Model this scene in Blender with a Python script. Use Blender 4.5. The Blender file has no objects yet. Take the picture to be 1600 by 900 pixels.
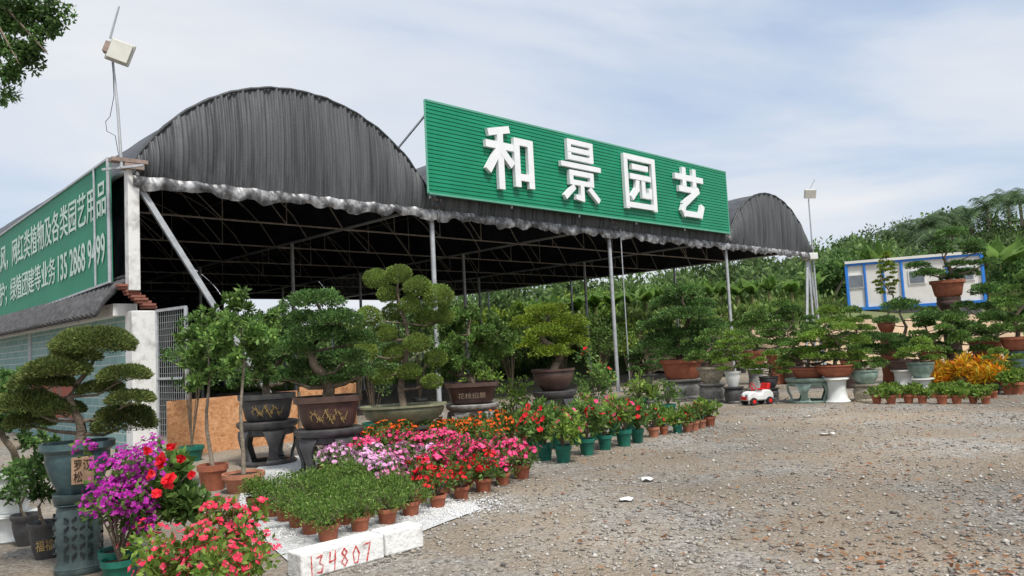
import bpy, math, random
import numpy as np
from mathutils import Vector, Matrix
random.seed(7); rng=np.random.default_rng(7)
C=bpy.context.scene.collection
rad=math.radians; PI=math.pi
sc=bpy.context.scene
sc.view_settings.view_transform='Standard'; sc.view_settings.look='None'; sc.view_settings.exposure=0
# ------------------------------------------------------------ camera geometry
H=1.55; pt=rad(4.4); rl=rad(2.9); FP=1200.
Fv=Vector((0,math.cos(pt),math.sin(pt)))
U0=Vector((0,-math.sin(pt),math.cos(pt))); R0=Vector((1,0,0))
Rv=R0*math.cos(rl)-U0*math.sin(rl); Uv=U0*math.cos(rl)+R0*math.sin(rl)
cam=bpy.data.cameras.new('camera'); co=bpy.data.objects.new('camera',cam); C.objects.link(co)
m=Matrix((Rv,Uv,-Fv)).transposed().to_4x4(); m.translation=Vector((0,0,H)); co.matrix_world=m
cam.sensor_width=36; cam.lens=27; cam.clip_end=2000; cam.clip_start=.05; sc.camera=co
def ray(px,py):
    d=Fv+Rv*((px-800)/FP)+Uv*((450-py)/FP); return d/d.y
def G(px,py,z=0.):
    d=ray(px,py); t=(z-H)/d.z; return Vector((d.x*t,t,z))
def P(px,py,Y):
    d=ray(px,py); return Vector((d.x*Y,Y,H+d.z*Y))
O=Vector((-6.99,14,0)); u=Vector((.709,.705,0)).normalized(); Zv=Vector((0,0,1))
v=Vector((-u.y,u.x,0))
def S(s,t,z=0.): return O+u*s+v*t+Zv*z
# ------------------------------------------------------------ materials
def newmat(n):
    m=bpy.data.materials.new(n); m.use_nodes=True; nt=m.node_tree; return m,nt,nt.nodes['Principled BSDF']
def ramp(nt,fac,stops):
    r=nt.nodes.new('ShaderNodeValToRGB'); el=r.color_ramp.elements
    while len(el)<len(stops): el.new(.5)
    for e,(p,c) in zip(el,stops): e.position=p; e.color=(*c,1)
    nt.links.new(fac,r.inputs[0]); return r.outputs[0]
def mat(n,c1,c2=None,rough=.6,scale=5,metal=0,bump=0,bscale=None,spec=.3,lo=.35,hi=.65,dist=.02,stretch=None):
    m,nt,b=newmat(n); b.inputs['Roughness'].default_value=rough; b.inputs['Metallic'].default_value=metal
    b.inputs['Specular IOR Level'].default_value=spec
    if c2 is None: c2=tuple(x*.72 for x in c1)
    tc=nt.nodes.new('ShaderNodeTexCoord'); X=tc.outputs['Object']
    if stretch:
        mp=nt.nodes.new('ShaderNodeMapping'); mp.inputs['Scale'].default_value=stretch; nt.links.new(X,mp.inputs[0]); X=mp.outputs[0]
    no=nt.nodes.new('ShaderNodeTexNoise'); no.inputs['Scale'].default_value=scale; no.inputs['Detail'].default_value=6; no.inputs['Roughness'].default_value=.65
    nt.links.new(X,no.inputs['Vector'])
    nt.links.new(ramp(nt,no.outputs[0],[(lo,c2),(hi,c1)]),b.inputs['Base Color'])
    if bump:
        n2=nt.nodes.new('ShaderNodeTexNoise'); n2.inputs['Scale'].default_value=bscale or scale*4; n2.inputs['Detail'].default_value=5
        nt.links.new(tc.outputs['Object'],n2.inputs['Vector'])
        bp=nt.nodes.new('ShaderNodeBump'); bp.inputs['Strength'].default_value=bump; bp.inputs['Distance'].default_value=dist
        nt.links.new(n2.outputs[0],bp.inputs['Height']); nt.links.new(bp.outputs[0],b.inputs['Normal'])
    return m
def leafm(n,stops,trans=.4,rough=.5,clump=3.,cl=.8,gain=2.25):
    m,nt,b=newmat(n); b.inputs['Roughness'].default_value=rough; b.inputs['Specular IOR Level'].default_value=.25
    ge=nt.nodes.new('ShaderNodeNewGeometry')
    k=len(stops)
    c=ramp(nt,ge.outputs['Random Per Island'],[(i/(k-1) if k>1 else 0,s) for i,s in enumerate(stops)])
    tc=nt.nodes.new('ShaderNodeTexCoord'); no=nt.nodes.new('ShaderNodeTexNoise'); no.inputs['Scale'].default_value=clump; no.inputs['Detail'].default_value=3
    nt.links.new(tc.outputs['Object'],no.inputs['Vector'])
    mr=nt.nodes.new('ShaderNodeMapRange'); mr.inputs['From Min'].default_value=.35; mr.inputs['From Max'].default_value=.65; mr.inputs['To Min'].default_value=cl; mr.inputs['To Max'].default_value=gain
    nt.links.new(no.outputs[0],mr.inputs['Value'])
    mx=nt.nodes.new('ShaderNodeVectorMath'); mx.operation='SCALE'
    nt.links.new(c,mx.inputs[0]); nt.links.new(mr.outputs[0],mx.inputs['Scale'])
    nt.links.new(mx.outputs[0],b.inputs['Base Color'])
    if trans<=0: return m
    tr=nt.nodes.new('ShaderNodeBsdfTranslucent'); nt.links.new(mx.outputs[0],tr.inputs['Color'])
    ms=nt.nodes.new('ShaderNodeMixShader'); ms.inputs[0].default_value=trans
    nt.links.new(b.outputs[0],ms.inputs[1]); nt.links.new(tr.outputs[0],ms.inputs[2])
    nt.links.new(ms.outputs[0],nt.nodes['Material Output'].inputs[0]); return m
L={}
L['dark']=leafm('leaf_dark',[(.026,.058,.018),(.050,.102,.028),(.080,.150,.040),(.13,.21,.065)])
L['mid']=leafm('leaf_mid',[(.035,.072,.018),(.07,.132,.03),(.105,.185,.043),(.17,.25,.068)])
L['light']=leafm('leaf_light',[(.06,.11,.02),(.11,.19,.032),(.17,.26,.045),(.25,.34,.075)],gain=1.85)
L['ball']=leafm('leaf_ball',[(.08,.125,.03),(.14,.20,.045),(.19,.27,.06),(.27,.34,.09)],gain=1.7,cl=.9)
L['yellow']=leafm('leaf_yellow',[(.06,.11,.014),(.13,.20,.022),(.21,.28,.035),(.30,.36,.055)],gain=1.6)
L['olive']=leafm('leaf_olive',[(.045,.07,.022),(.085,.12,.035),(.135,.17,.048),(.21,.23,.075)],gain=1.8)
L['hill']=leafm('leaf_hill',[(.035,.065,.022),(.065,.11,.035),(.10,.16,.05),(.15,.22,.075)],clump=.12,cl=.55,gain=2.1)
L['under']=leafm('leaf_under',[(.05,.09,.02),(.09,.15,.035),(.14,.21,.05),(.20,.26,.08)],clump=.5,cl=.6,gain=1.8)
L['shrubby']=leafm('leaf_bushy',[(.04,.09,.015),(.08,.15,.025),(.13,.21,.04),(.20,.28,.08)],clump=12,gain=1.8)
L['palm']=leafm('leaf_palm',[(.045,.075,.038),(.075,.12,.052),(.115,.175,.075)],clump=.5,gain=1.9)
L['banana']=leafm('leaf_banana',[(.09,.17,.04),(.14,.24,.055),(.20,.30,.085)],clump=.35,trans=.5,gain=1.7,cl=.7)
PK=dict(clump=8,gain=1.1,trans=.3)
L['magenta']=leafm('bract_magenta',[(.40,.01,.32),(.52,.02,.42),(.62,.07,.5)],cl=.75,**PK)
L['coral']=leafm('bract_coral',[(.78,.02,.08),(.85,.045,.12),(.88,.12,.2)],cl=.85,**PK)
L['red']=leafm('petal_red',[(.55,.006,.014),(.75,.012,.025),(.82,.04,.06)],cl=.8,**PK)
L['hot']=leafm('petal_hot_pink',[(.75,.03,.16),(.85,.07,.25),(.88,.16,.36)],cl=.85,**PK)
L['pink']=leafm('petal_pink',[(.78,.15,.42),(.85,.24,.52),(.85,.38,.62)],cl=.85,**PK)
L['lilac']=leafm('petal_lilac',[(.7,.28,.58),(.8,.42,.68),(.85,.6,.76)],cl=.85,**PK)
L['orange']=leafm('petal_orange',[(.8,.06,.01),(.88,.13,.015),(.88,.25,.03)],cl=.85,**PK)
L['croton']=leafm('leaf_croton',[(.16,.22,.02),(.85,.55,.02),(.85,.30,.01),(.30,.30,.03),(.65,.10,.01),(.85,.65,.04)],clump=10,cl=.8,gain=1.1)
L['dead']=leafm('leaf_fallen',[(.22,.10,.05),(.42,.18,.08),(.50,.26,.12),(.14,.07,.035)],clump=10,cl=.8,gain=1.1)
bark=mat('bark',(.24,.19,.14),(.10,.078,.055),.9,14,bump=.6)
barkg=mat('bark_grey',(.32,.27,.21),(.16,.13,.095),.9,14,bump=.5)
terra=mat('terracotta',(.40,.14,.075),(.27,.085,.05),.75,9,bump=.15)
terra2=mat('terracotta_pale',(.46,.20,.12),(.33,.13,.08),.75,9,bump=.15)
greenp=mat('green_plastic',(.02,.17,.12),(.012,.11,.08),.4,9)
soil=mat('soil',(.06,.04,.025),(.02,.014,.01),.95,30,bump=.8)
brownpot=mat('glazed_brown',(.11,.062,.05),(.06,.037,.03),.4,5,spec=.45,bump=.15)
blackpot=mat('glazed_black',(.085,.082,.082),(.04,.04,.042),.45,7,spec=.45,bump=.15)
tealpot=mat('glazed_teal',(.07,.125,.13),(.035,.07,.08),.3,6,spec=.5,bump=.2)
stooltl=mat('weathered_teal_ceramic',(.075,.11,.11),(.03,.05,.052),.35,5,spec=.45,bump=.3)
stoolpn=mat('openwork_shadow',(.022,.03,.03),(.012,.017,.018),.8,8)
celadon=mat('glazed_celadon',(.28,.37,.31),(.14,.21,.18),.35,10,spec=.45)
goldpot=mat('glazed_tan_green',(.30,.29,.18),(.15,.17,.11),.4,7,spec=.45,bump=.2)
whitec=mat('white_ceramic',(.76,.77,.74),(.56,.58,.56),.35,4,spec=.5)
stonec=mat('grey_stone',(.34,.33,.31),(.17,.165,.16),.85,12,bump=.4)
beigep=mat('beige_pattern',(.48,.42,.32),(.17,.15,.12),.6,22)
gold=mat('gold_relief',(.38,.27,.11),(.24,.16,.06),.5,10)
dimgold=mat('worn_relief',(.26,.20,.14),(.16,.12,.09),.6,10)
cream=mat('cream_panel',(.42,.28,.18),(.32,.20,.12),.7,6)
steel=mat('galvanised_steel',(.52,.54,.56),(.36,.38,.40),.5,6,metal=.25)
white_paint=mat('white_paint',(.78,.79,.78),(.64,.65,.63),.55,3)
lampw=mat('lamp_face',(.66,.65,.58),(.56,.55,.50),.5,3)
dirty_white=mat('dirty_white_render',(.72,.72,.70),(.42,.41,.39),.8,3.2,bump=.3,lo=.3,hi=.5)
kerbm=mat('kerb_whitewash',(.80,.80,.78),(.48,.46,.43),.85,7,bump=.6,bscale=24,lo=.32,hi=.46)
rust=mat('rusty_rod',(.36,.28,.24),(.22,.16,.13),.7,8)
rod=mat('roof_rod',(.42,.40,.38),(.28,.24,.21),.6,4,metal=.1)
signgreen=mat('sign_green',(.010,.27,.14),(.006,.225,.115),.45,1.2,spec=.35)
bannergreen=mat('banner_green',(.018,.25,.14),(.014,.21,.115),.55,.6)
letterw=mat('letter_white',(.82,.83,.84),(.75,.76,.78),.5,2)
faded=mat('faded_lettering',(.62,.74,.68),(.50,.64,.57),.6,2)
redpaint=mat('red_paint',(.62,.06,.06),(.72,.40,.37),.85,28,lo=.38,hi=.52)
redp=mat('red_plastic',(.65,.02,.02),(.55,.015,.015),.3,5,spec=.5)
blackp=mat('black_rubber',(.02,.02,.02),(.03,.03,.03),.6,5)
blue=mat('blue_frame',(.03,.20,.62),(.02,.15,.5),.5,2)
glass=mat('window_glass',(.20,.23,.26),(.12,.14,.16),.15,2,spec=.6)
roofout=mat('shade_net',(.085,.088,.093),(.042,.044,.047),.55,3,bump=.4,bscale=25,spec=.4)
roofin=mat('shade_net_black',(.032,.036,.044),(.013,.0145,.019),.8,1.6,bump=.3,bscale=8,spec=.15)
gablem=mat('gable_net',(.125,.13,.137),(.055,.058,.062),.55,1.,bump=.25,bscale=18,spec=.4,stretch=(9,9,.3),lo=.36,hi=.68)
hemm=mat('silver_hem',(.50,.50,.51),(.07,.07,.073),.4,2.6,bump=.5,bscale=9,spec=.6,lo=.46,hi=.66)
coping=mat('grey_roof_tile',(.115,.115,.12),(.055,.055,.058),.8,8,bump=.3)
copdark=mat('tile_gap',(.03,.03,.032),(.015,.015,.016),.9,8)
brickred=mat('red_brick',(.32,.13,.09),(.2,.08,.06),.85,8)
litterm=mat('white_litter',(.7,.7,.68),(.5,.5,.48),.6,9)
m_,nt,b=newmat('plywood'); tc=nt.nodes.new('ShaderNodeTexCoord'); mp=nt.nodes.new('ShaderNodeMapping'); mp.inputs['Scale'].default_value=(1.2,6,6)
no=nt.nodes.new('ShaderNodeTexNoise'); no.inputs['Scale'].default_value=2.5; no.inputs['Detail'].default_value=8; no.inputs['Distortion'].default_value=1.2
nt.links.new(tc.outputs['Object'],mp.inputs[0]); nt.links.new(mp.outputs[0],no.inputs[0])
nt.links.new(ramp(nt,no.outputs[0],[(.3,(.36,.16,.07)),(.5,(.56,.27,.12)),(.7,(.66,.38,.20))]),b.inputs['Base Color']); b.inputs['Roughness'].default_value=.7
plym=m_
m_,nt,b=newmat('glazed_wall_tile'); tc=nt.nodes.new('ShaderNodeTexCoord'); sp=nt.nodes.new('ShaderNodeSeparateXYZ'); cb=nt.nodes.new('ShaderNodeCombineXYZ')
br=nt.nodes.new('ShaderNodeTexBrick'); br.inputs['Scale'].default_value=1; br.inputs['Brick Width'].default_value=.45; br.inputs['Row Height'].default_value=.16; br.inputs['Mortar Size'].default_value=.009
br.inputs['Color1'].default_value=(.18,.32,.31,1); br.inputs['Color2'].default_value=(.26,.39,.37,1); br.inputs['Mortar'].default_value=(.52,.55,.53,1)
nt.links.new(tc.outputs['Object'],sp.inputs[0]); nt.links.new(sp.outputs[0],cb.inputs[0]); nt.links.new(sp.outputs[2],cb.inputs[1]); nt.links.new(cb.outputs[0],br.inputs[0])
nt.links.new(br.outputs[0],b.inputs['Base Color']); b.inputs['Roughness'].default_value=.8; b.inputs['Specular IOR Level'].default_value=.1; tilem=m_
def gravel(n,cols,dirt,scale=38,dirtlo=.45,dirthi=.62,bump=1.):
    m,nt,b=newmat(n); b.inputs['Roughness'].default_value=.9; b.inputs['Specular IOR Level'].default_value=.15
    tc=nt.nodes.new('ShaderNodeTexCoord'); X=tc.outputs['Object']
    vo=nt.nodes.new('ShaderNodeTexVoronoi'); vo.inputs['Scale'].default_value=scale; nt.links.new(X,vo.inputs['Vector'])
    v2=nt.nodes.new('ShaderNodeTexVoronoi'); v2.inputs['Scale'].default_value=scale*.42; nt.links.new(X,v2.inputs['Vector'])
    sx=nt.nodes.new('ShaderNodeSeparateColor'); nt.links.new(vo.outputs['Color'],sx.inputs[0])
    c=ramp(nt,sx.outputs[0],[(i/(len(cols)-1),q) for i,q in enumerate(cols)])
    s2=nt.nodes.new('ShaderNodeSeparateColor'); nt.links.new(v2.outputs['Color'],s2.inputs[0])
    c2=ramp(nt,s2.outputs[0],[(i/(len(cols)-1),q) for i,q in enumerate(cols)])
    n0=nt.nodes.new('ShaderNodeTexNoise'); n0.inputs['Scale'].default_value=9; n0.inputs['Detail'].default_value=4; nt.links.new(X,n0.inputs['Vector'])
    mx0=nt.nodes.new('ShaderNodeMix'); mx0.data_type='RGBA'
    nt.links.new(ramp(nt,n0.outputs[0],[(.5,(0,0,0)),(.6,(1,1,1))]),mx0.inputs['Factor']); nt.links.new(c,mx0.inputs['A']); nt.links.new(c2,mx0.inputs['B'])
    n1=nt.nodes.new('ShaderNodeTexNoise'); n1.inputs['Scale'].default_value=.55; n1.inputs['Detail'].default_value=9; n1.inputs['Roughness'].default_value=.72; nt.links.new(X,n1.inputs['Vector'])
    mx=nt.nodes.new('ShaderNodeMix'); mx.data_type='RGBA'
    nt.links.new(ramp(nt,n1.outputs[0],[(dirtlo,(0,0,0)),(dirthi,(.85,.85,.85))]),mx.inputs['Factor'])
    nt.links.new(mx0.outputs['Result'],mx.inputs['A'])
    n3=nt.nodes.new('ShaderNodeTexNoise'); n3.inputs['Scale'].default_value=30; n3.inputs['Detail'].default_value=6; nt.links.new(X,n3.inputs['Vector'])
    nt.links.new(ramp(nt,n3.outputs[0],[(.35,tuple(x*.6 for x in dirt)),(.65,dirt)]),mx.inputs['B'])
    n5=nt.nodes.new('ShaderNodeTexNoise'); n5.inputs['Scale'].default_value=.23; n5.inputs['Detail'].default_value=5; nt.links.new(X,n5.inputs['Vector'])
    mr=nt.nodes.new('ShaderNodeMapRange'); mr.inputs['From Min'].default_value=.35; mr.inputs['From Max'].default_value=.65; mr.inputs['To Min'].default_value=.68; mr.inputs['To Max'].default_value=1.18; nt.links.new(n5.outputs[0],mr.inputs['Value'])
    vm=nt.nodes.new('ShaderNodeVectorMath'); vm.operation='SCALE'; nt.links.new(mx.outputs['Result'],vm.inputs[0]); nt.links.new(mr.outputs[0],vm.inputs['Scale'])
    nt.links.new(vm.outputs[0],b.inputs['Base Color'])
    bp=nt.nodes.new('ShaderNodeBump'); bp.inputs['Strength'].default_value=bump; bp.inputs['Distance'].default_value=.018; bp.invert=True
    nt.links.new(vo.outputs['Distance'],bp.inputs['Height'])
    b2=nt.nodes.new('ShaderNodeBump'); b2.inputs['Strength'].default_value=.6; b2.inputs['Distance'].default_value=.10
    nt.links.new(n1.outputs[0],b2.inputs['Height']); nt.links.new(bp.outputs[0],b2.inputs['Normal']); nt.links.new(b2.outputs[0],b.inputs['Normal'])
    return m
gravm=gravel('gravel_ground',[(.11,.10,.09),(.25,.235,.21),(.38,.355,.315),(.22,.205,.18),(.50,.475,.43)],(.35,.28,.205),dirtlo=.41,dirthi=.55)
wgravm=gravel('white_pebbles',[(.5,.5,.49),(.72,.72,.71),(.8,.8,.79)],(.62,.60,.57),60,.6,.8)
stonem=leafm('loose_stones',[(.10,.09,.08),(.23,.215,.195),(.35,.33,.295),(.29,.25,.20),(.52,.50,.46)],trans=0,rough=.9,clump=20,cl=.9,gain=1.15)
wstonem=leafm('loose_white_stones',[(.55,.55,.54),(.78,.78,.77)],trans=0,rough=.8,clump=20,cl=.9,gain=1.)
hillm=mat('hill_ground',(.11,.16,.055),(.17,.17,.09),.95,.15,bump=.5,bscale=2,lo=.4,hi=.6)
bankm=mat('soil_bank',(.48,.34,.22),(.30,.23,.15),.95,.8,bump=.5,bscale=4,lo=.3,hi=.6)
# ------------------------------------------------------------ mesh helpers
def link(name,me,mt,parent=None,smooth=False,loc=None):
    o=bpy.data.objects.new(name,me); C.objects.link(o)
    if mt is not None: me.materials.append(mt)
    if parent is not None: o.parent=parent
    if loc is not None: o.location=loc
    if smooth: me.shade_smooth()
    return o
class MB:
    def __init__(s): s.v=[]; s.f=[]
    def add(s,vs,fs):
        b=len(s.v); s.v+=[tuple(x) for x in vs]; s.f+=[tuple(i+b for i in f) for f in fs]; return s
    def box(s,c,d,ax=None):
        X,Y,Z=ax or (Vector((1,0,0)),Vector((0,1,0)),Zv); c=Vector(c)
        vs=[c+X*(d[0]/2*i)+Y*(d[1]/2*j)+Z*(d[2]/2*k) for k in(-1,1) for j in(-1,1) for i in(-1,1)]
        return s.add(vs,[(0,2,3,1),(4,5,7,6),(0,1,5,4),(2,6,7,3),(0,4,6,2),(1,3,7,5)])
    def bar(s,a,b,w,h=None,up=Zv):
        a=Vector(a);b=Vector(b);d=b-a;l=d.length;X=d/l
        if abs(X.dot(up))>.98: up=Vector((1,0,0))
        Y=up.cross(X).normalized();Z=X.cross(Y)
        return s.box((a+b)/2,(l,w,h or w),(X,Y,Z))
    def tube(s,pts,rs,n=8):
        pts=[Vector(p) for p in pts]
        if not hasattr(rs,'__len__'): rs=[rs]*len(pts)
        ref=Vector((.31,.2,.93)).normalized(); vs=[];fs=[]
        for i,p in enumerate(pts):
            d=(pts[min(i+1,len(pts)-1)]-pts[max(i-1,0)]).normalized()
            a=d.cross(ref)
            if a.length<.1: a=d.cross(Vector((1,0,0)))
            a.normalize(); b=d.cross(a)
            vs+=[p+(a*math.cos(2*PI*k/n)+b*math.sin(2*PI*k/n))*rs[i] for k in range(n)]
        for i in range(len(pts)-1):
            for k in range(n):
                fs.append((i*n+k,i*n+(k+1)%n,(i+1)*n+(k+1)%n,(i+1)*n+k))
        fs.append(tuple(range(n))[::-1]); fs.append(tuple(range((len(pts)-1)*n,len(pts)*n)))
        return s.add(vs,fs)
    def lathe(s,prof,n=28,c=(0,0,0),sx=1,sy=1,m=2,cap=True):
        vs=[];fs=[];c=Vector(c)
        for r,z in prof:
            for k in range(n):
                a=2*PI*k/n; q=(abs(math.cos(a))**m+abs(math.sin(a))**m)**(-1/m)
                vs.append(c+Vector((r*q*math.cos(a)*sx,r*q*math.sin(a)*sy,z)))
        for i in range(len(prof)-1):
            for k in range(n): fs.append((i*n+k,i*n+(k+1)%n,(i+1)*n+(k+1)%n,(i+1)*n+k))
        if cap: fs.append(tuple(range(n))[::-1]); fs.append(tuple(range((len(prof)-1)*n,len(prof)*n)))
        return s.add(vs,fs)
    def build(s,name,mt,parent=None,smooth=False,bevel=0,loc=None):
        me=bpy.data.meshes.new(name); me.from_pydata(s.v,[],s.f); me.update()
        o=link(name,me,mt,parent,False,loc)
        if smooth: me.shade_smooth(); me.set_sharp_from_angle(angle=rad(40))
        if bevel:
            b=o.modifiers.new('bevel','BEVEL'); b.width=bevel; b.segments=2
        return o
def quads(name,V,mt,parent=None,smooth=False):
    n=len(V); me=bpy.data.meshes.new(name)
    me.vertices.add(4*n); me.vertices.foreach_set('co',V.astype(np.float32).ravel())
    me.loops.add(4*n); me.loops.foreach_set('vertex_index',np.arange(4*n,dtype=np.int32))
    me.polygons.add(n); me.polygons.foreach_set('loop_start',np.arange(0,4*n,4,dtype=np.int32))
    me.update(calc_edges=True)
    return link(name,me,mt,parent)
def unit(a): return a/np.maximum(np.linalg.norm(a,axis=1,keepdims=True),1e-6)
def rdir(n): return unit(rng.normal(size=(n,3)))
def leafV(c,nr,size,aspect=.5,spread=.9,var=.35):
    n=len(c); a=unit(nr+rdir(n)*spread); b=unit(np.cross(a,rdir(n)))
    k=np.cross(a,b)
    Ls=size*(1+var*(rng.random((n,1))*2-1)); W=Ls*aspect*.5
    mid=c+a*Ls*.5
    return np.stack([c,mid+b*W+k*W*.25,c+a*Ls,mid-b*W+k*W*.25],1)
def blossomV(c,nr,size,petals=5):
    n=len(c); nr=unit(nr); a=unit(np.cross(nr,rdir(n))); b=np.cross(nr,a); out=[]
    for k in range(petals):
        t=2*PI*k/petals; d=a*math.cos(t)+b*math.sin(t); e=-a*math.sin(t)+b*math.cos(t)
        s=size*.5*(.85+.3*rng.random((n,1)))
        out.append(np.stack([c,c+d*s*.65+e*s*.5+nr*s*.15,c+d*s+nr*s*.3,c+d*s*.65-e*s*.5+nr*s*.15],1))
    return np.concatenate(out)
def ell(c,r,n,low=-.35,shell=.6,bump=1.):
    d=rdir(n); d[:,2]=np.where(d[:,2]<low,-d[:,2],d[:,2])
    q=np.where(rng.random(n)<shell,rng.uniform(.82,1.08,n),rng.uniform(.2,.85,n))
    ph=rng.uniform(0,6,3); q*=1+bump*(.13*np.sin(5*d[:,0]+ph[0])*np.sin(5*d[:,1]+ph[1])+.07*np.sin(9*d[:,2]+ph[2]))
    return np.array(c)+d*q[:,None]*np.array(r), d
def clumpy(c,r,n,K,sub):
    cd=rdir(K); cc=np.array(c)+cd*rng.uniform(.25,.95,(K,1))*np.array(r)
    i=rng.integers(0,K,n); d=rdir(n)
    return cc[i]+d*rng.uniform(.3,1.,(n,1))*sub*rng.uniform(.7,1.2,K)[i][:,None], d
def thing(name,label,cat,loc=(0,0,0),rotz=0,group=None):
    o=bpy.data.objects.new(name,None); C.objects.link(o); o.location=loc; o.rotation_euler=(0,0,rotz)
    o['label']=label; o['category']=cat; o.empty_display_size=.1
    if group: o['group']=group
    return o
def tag(o,label,cat,group=None,kind=None):
    if label: o['label']=label
    if cat: o['category']=cat
    if group: o['group']=group
    if kind: o['kind']=kind
    return o
def dup(root,loc,rotz=0,label=None,scale=1,group=None):
    r=root.copy(); C.objects.link(r); r.location=loc; r.rotation_euler=(0,0,rotz); r.scale=(scale,)*3
    if label: r['label']=label
    if group: r['group']=group
    for ch in list(root.children):
        c=ch.copy(); C.objects.link(c); c.parent=r
        for g in list(ch.children):
            d=g.copy(); C.objects.link(d); d.parent=c
    return r
def text(name,body,w,h,origin,X,Y,mt,parent,extrude=.01,bold=.0):
    cu=bpy.data.curves.new('t','FONT'); cu.body=body; cu.size=1; cu.extrude=.02; cu.offset=bold; cu.resolution_u=3
    o=bpy.data.objects.new('t',cu); C.objects.link(o); bpy.context.view_layer.update()
    dg=bpy.context.evaluated_depsgraph_get(); me=bpy.data.meshes.new_from_object(o.evaluated_get(dg))
    bpy.data.objects.remove(o)
    n=len(me.vertices); a=np.empty(n*3); me.vertices.foreach_get('co',a); a=a.reshape(-1,3)
    mn=a.min(0); mx=a.max(0)
    X=Vector(X).normalized();Y=Vector(Y).normalized();N=X.cross(Y); org=np.array(origin)
    q=(a-mn)/np.maximum(mx-mn,1e-6)
    b=org+np.outer(q[:,0]*w,X)+np.outer(q[:,1]*h,Y)+np.outer(q[:,2]*extrude,N)
    me.vertices.foreach_set('co',b.ravel()); me.materials.clear(); me.update()
    return link(name,me,mt,parent)
ORD=['first','second','third','fourth','fifth','sixth','seventh','eighth','ninth','tenth','eleventh','twelfth']
# ------------------------------------------------------------ world and sun
w=bpy.data.worlds.new('World'); sc.world=w; w.use_nodes=True; nt=w.node_tree; bg=nt.nodes['Background']
sky=nt.nodes.new('ShaderNodeTexSky'); sky.sky_type='NISHITA'; sky.sun_disc=False
SE=rad(60); SR=rad(150)
sky.sun_elevation=SE; sky.sun_rotation=SR; sky.air_density=1.2; sky.dust_density=1.5
tc=nt.nodes.new('ShaderNodeTexCoord'); sp=nt.nodes.new('ShaderNodeSeparateXYZ'); nt.links.new(tc.outputs['Generated'],sp.inputs[0])
ad=nt.nodes.new('ShaderNodeMath'); ad.operation='ADD'; ad.inputs[1].default_value=.22; nt.links.new(sp.outputs[2],ad.inputs[0])
mxx=nt.nodes.new('ShaderNodeMath'); mxx.operation='MAXIMUM'; mxx.inputs[1].default_value=.08; nt.links.new(ad.outputs[0],mxx.inputs[0])
dv=[]
for k in (0,1):
    d=nt.nodes.new('ShaderNodeMath'); d.operation='DIVIDE'; nt.links.new(sp.outputs[k],d.inputs[0]); nt.links.new(mxx.outputs[0],d.inputs[1]); dv.append(d)
cb=nt.nodes.new('ShaderNodeCombineXYZ'); nt.links.new(dv[0].outputs[0],cb.inputs[0]); nt.links.new(dv[1].outputs[0],cb.inputs[1])
mp=nt.nodes.new('ShaderNodeMapping'); mp.inputs['Rotation'].default_value=(0,0,.5); mp.inputs['Scale'].default_value=(.75,1.15,1); mp.inputs['Location'].default_value=(1.3,.4,0); nt.links.new(cb.outputs[0],mp.inputs[0])
no=nt.nodes.new('ShaderNodeTexNoise'); no.inputs['Scale'].default_value=.85; no.inputs['Detail'].default_value=8; no.inputs['Roughness'].default_value=.52; no.inputs['Distortion'].default_value=.5
nt.links.new(mp.outputs[0],no.inputs[0])
fac=ramp(nt,no.outputs[0],[(.34,(.6,)*3),(.48,(.9,)*3),(.60,(1,)*3)])
cc=ramp(nt,no.outputs[0],[(.38,(3.9,4.6,5.8)),(.49,(4.9,5.25,5.85)),(.62,(5.65,5.8,6.0))])
mx=nt.nodes.new('ShaderNodeMix'); mx.data_type='RGBA'; nt.links.new(fac,mx.inputs['Factor']); nt.links.new(sky.outputs[0],mx.inputs['A']); nt.links.new(cc,mx.inputs['B'])
nt.links.new(mx.outputs['Result'],bg.inputs[0]); bg.inputs[1].default_value=.15
sl=bpy.data.lights.new('sun','SUN'); sl.energy=4.1; sl.angle=rad(10); sl.color=(1,.96,.90)
so=bpy.data.objects.new('sun',sl); C.objects.link(so)
sd=Vector((math.cos(SE)*math.sin(SR),math.cos(SE)*math.cos(SR),math.sin(SE)))
so.rotation_euler=(-sd).to_track_quat('-Z','Y').to_euler(); so.location=(0,0,30)
# ------------------------------------------------------------ ground, hill
g=MB(); g.add([(-300,-60,0),(400,-60,0),(400,500,0),(-300,500,0)],[(0,1,2,3)]); tag(g.build('ground',gravm),'grey gravel yard','ground',kind='structure')
def sm(a,b,x):
    t=min(1,max(0,(x-a)/(b-a))); return t*t*(3-2*t)
def hh(X,Y): return -.3+3.05*sm(36,41,Y+.25*math.sin(X*.6))*sm(-2,9,X+(Y-36)*.3)+sm(52,112,Y)*(1.5+8.3*sm(0,75,X))+.25*math.sin(X*.3)*math.sin(Y*.23)
g=MB(); nx,ny=110,70; vs=[];fs=[]
for j in range(ny):
    Y=34+(j/ny)**1.6*230
    for i in range(nx):
        X=-75+i/nx*260; vs.append((X,Y,hh(X,Y)))
for j in range(ny-1):
    for i in range(nx-1): a=j*nx+i; fs.append((a,a+1,a+nx+1,a+nx))
g.add(vs,fs); tag(g.build('hill',hillm,smooth=True),'green hillside behind the nursery','hill',kind='structure')
g=MB(); vs=[];fs=[]
for i in range(36):
    X=6+i*.5; yy=35.2+.3*math.sin(i*.7)
    for k,(dy,zz) in enumerate([(0,0),(.7,.9),(1.6,1.5),(3,1.9)]): vs.append((X,yy+dy,zz+.15*math.sin(i*1.3+k)))
for i in range(35):
    for k in range(3): a=i*4+k; fs.append((a,a+4,a+5,a+1))
g.add(vs,fs); tag(g.build('soil_bank',bankm,smooth=True),'bare tan soil bank behind the bonsai','soil bank',kind='structure')
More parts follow.
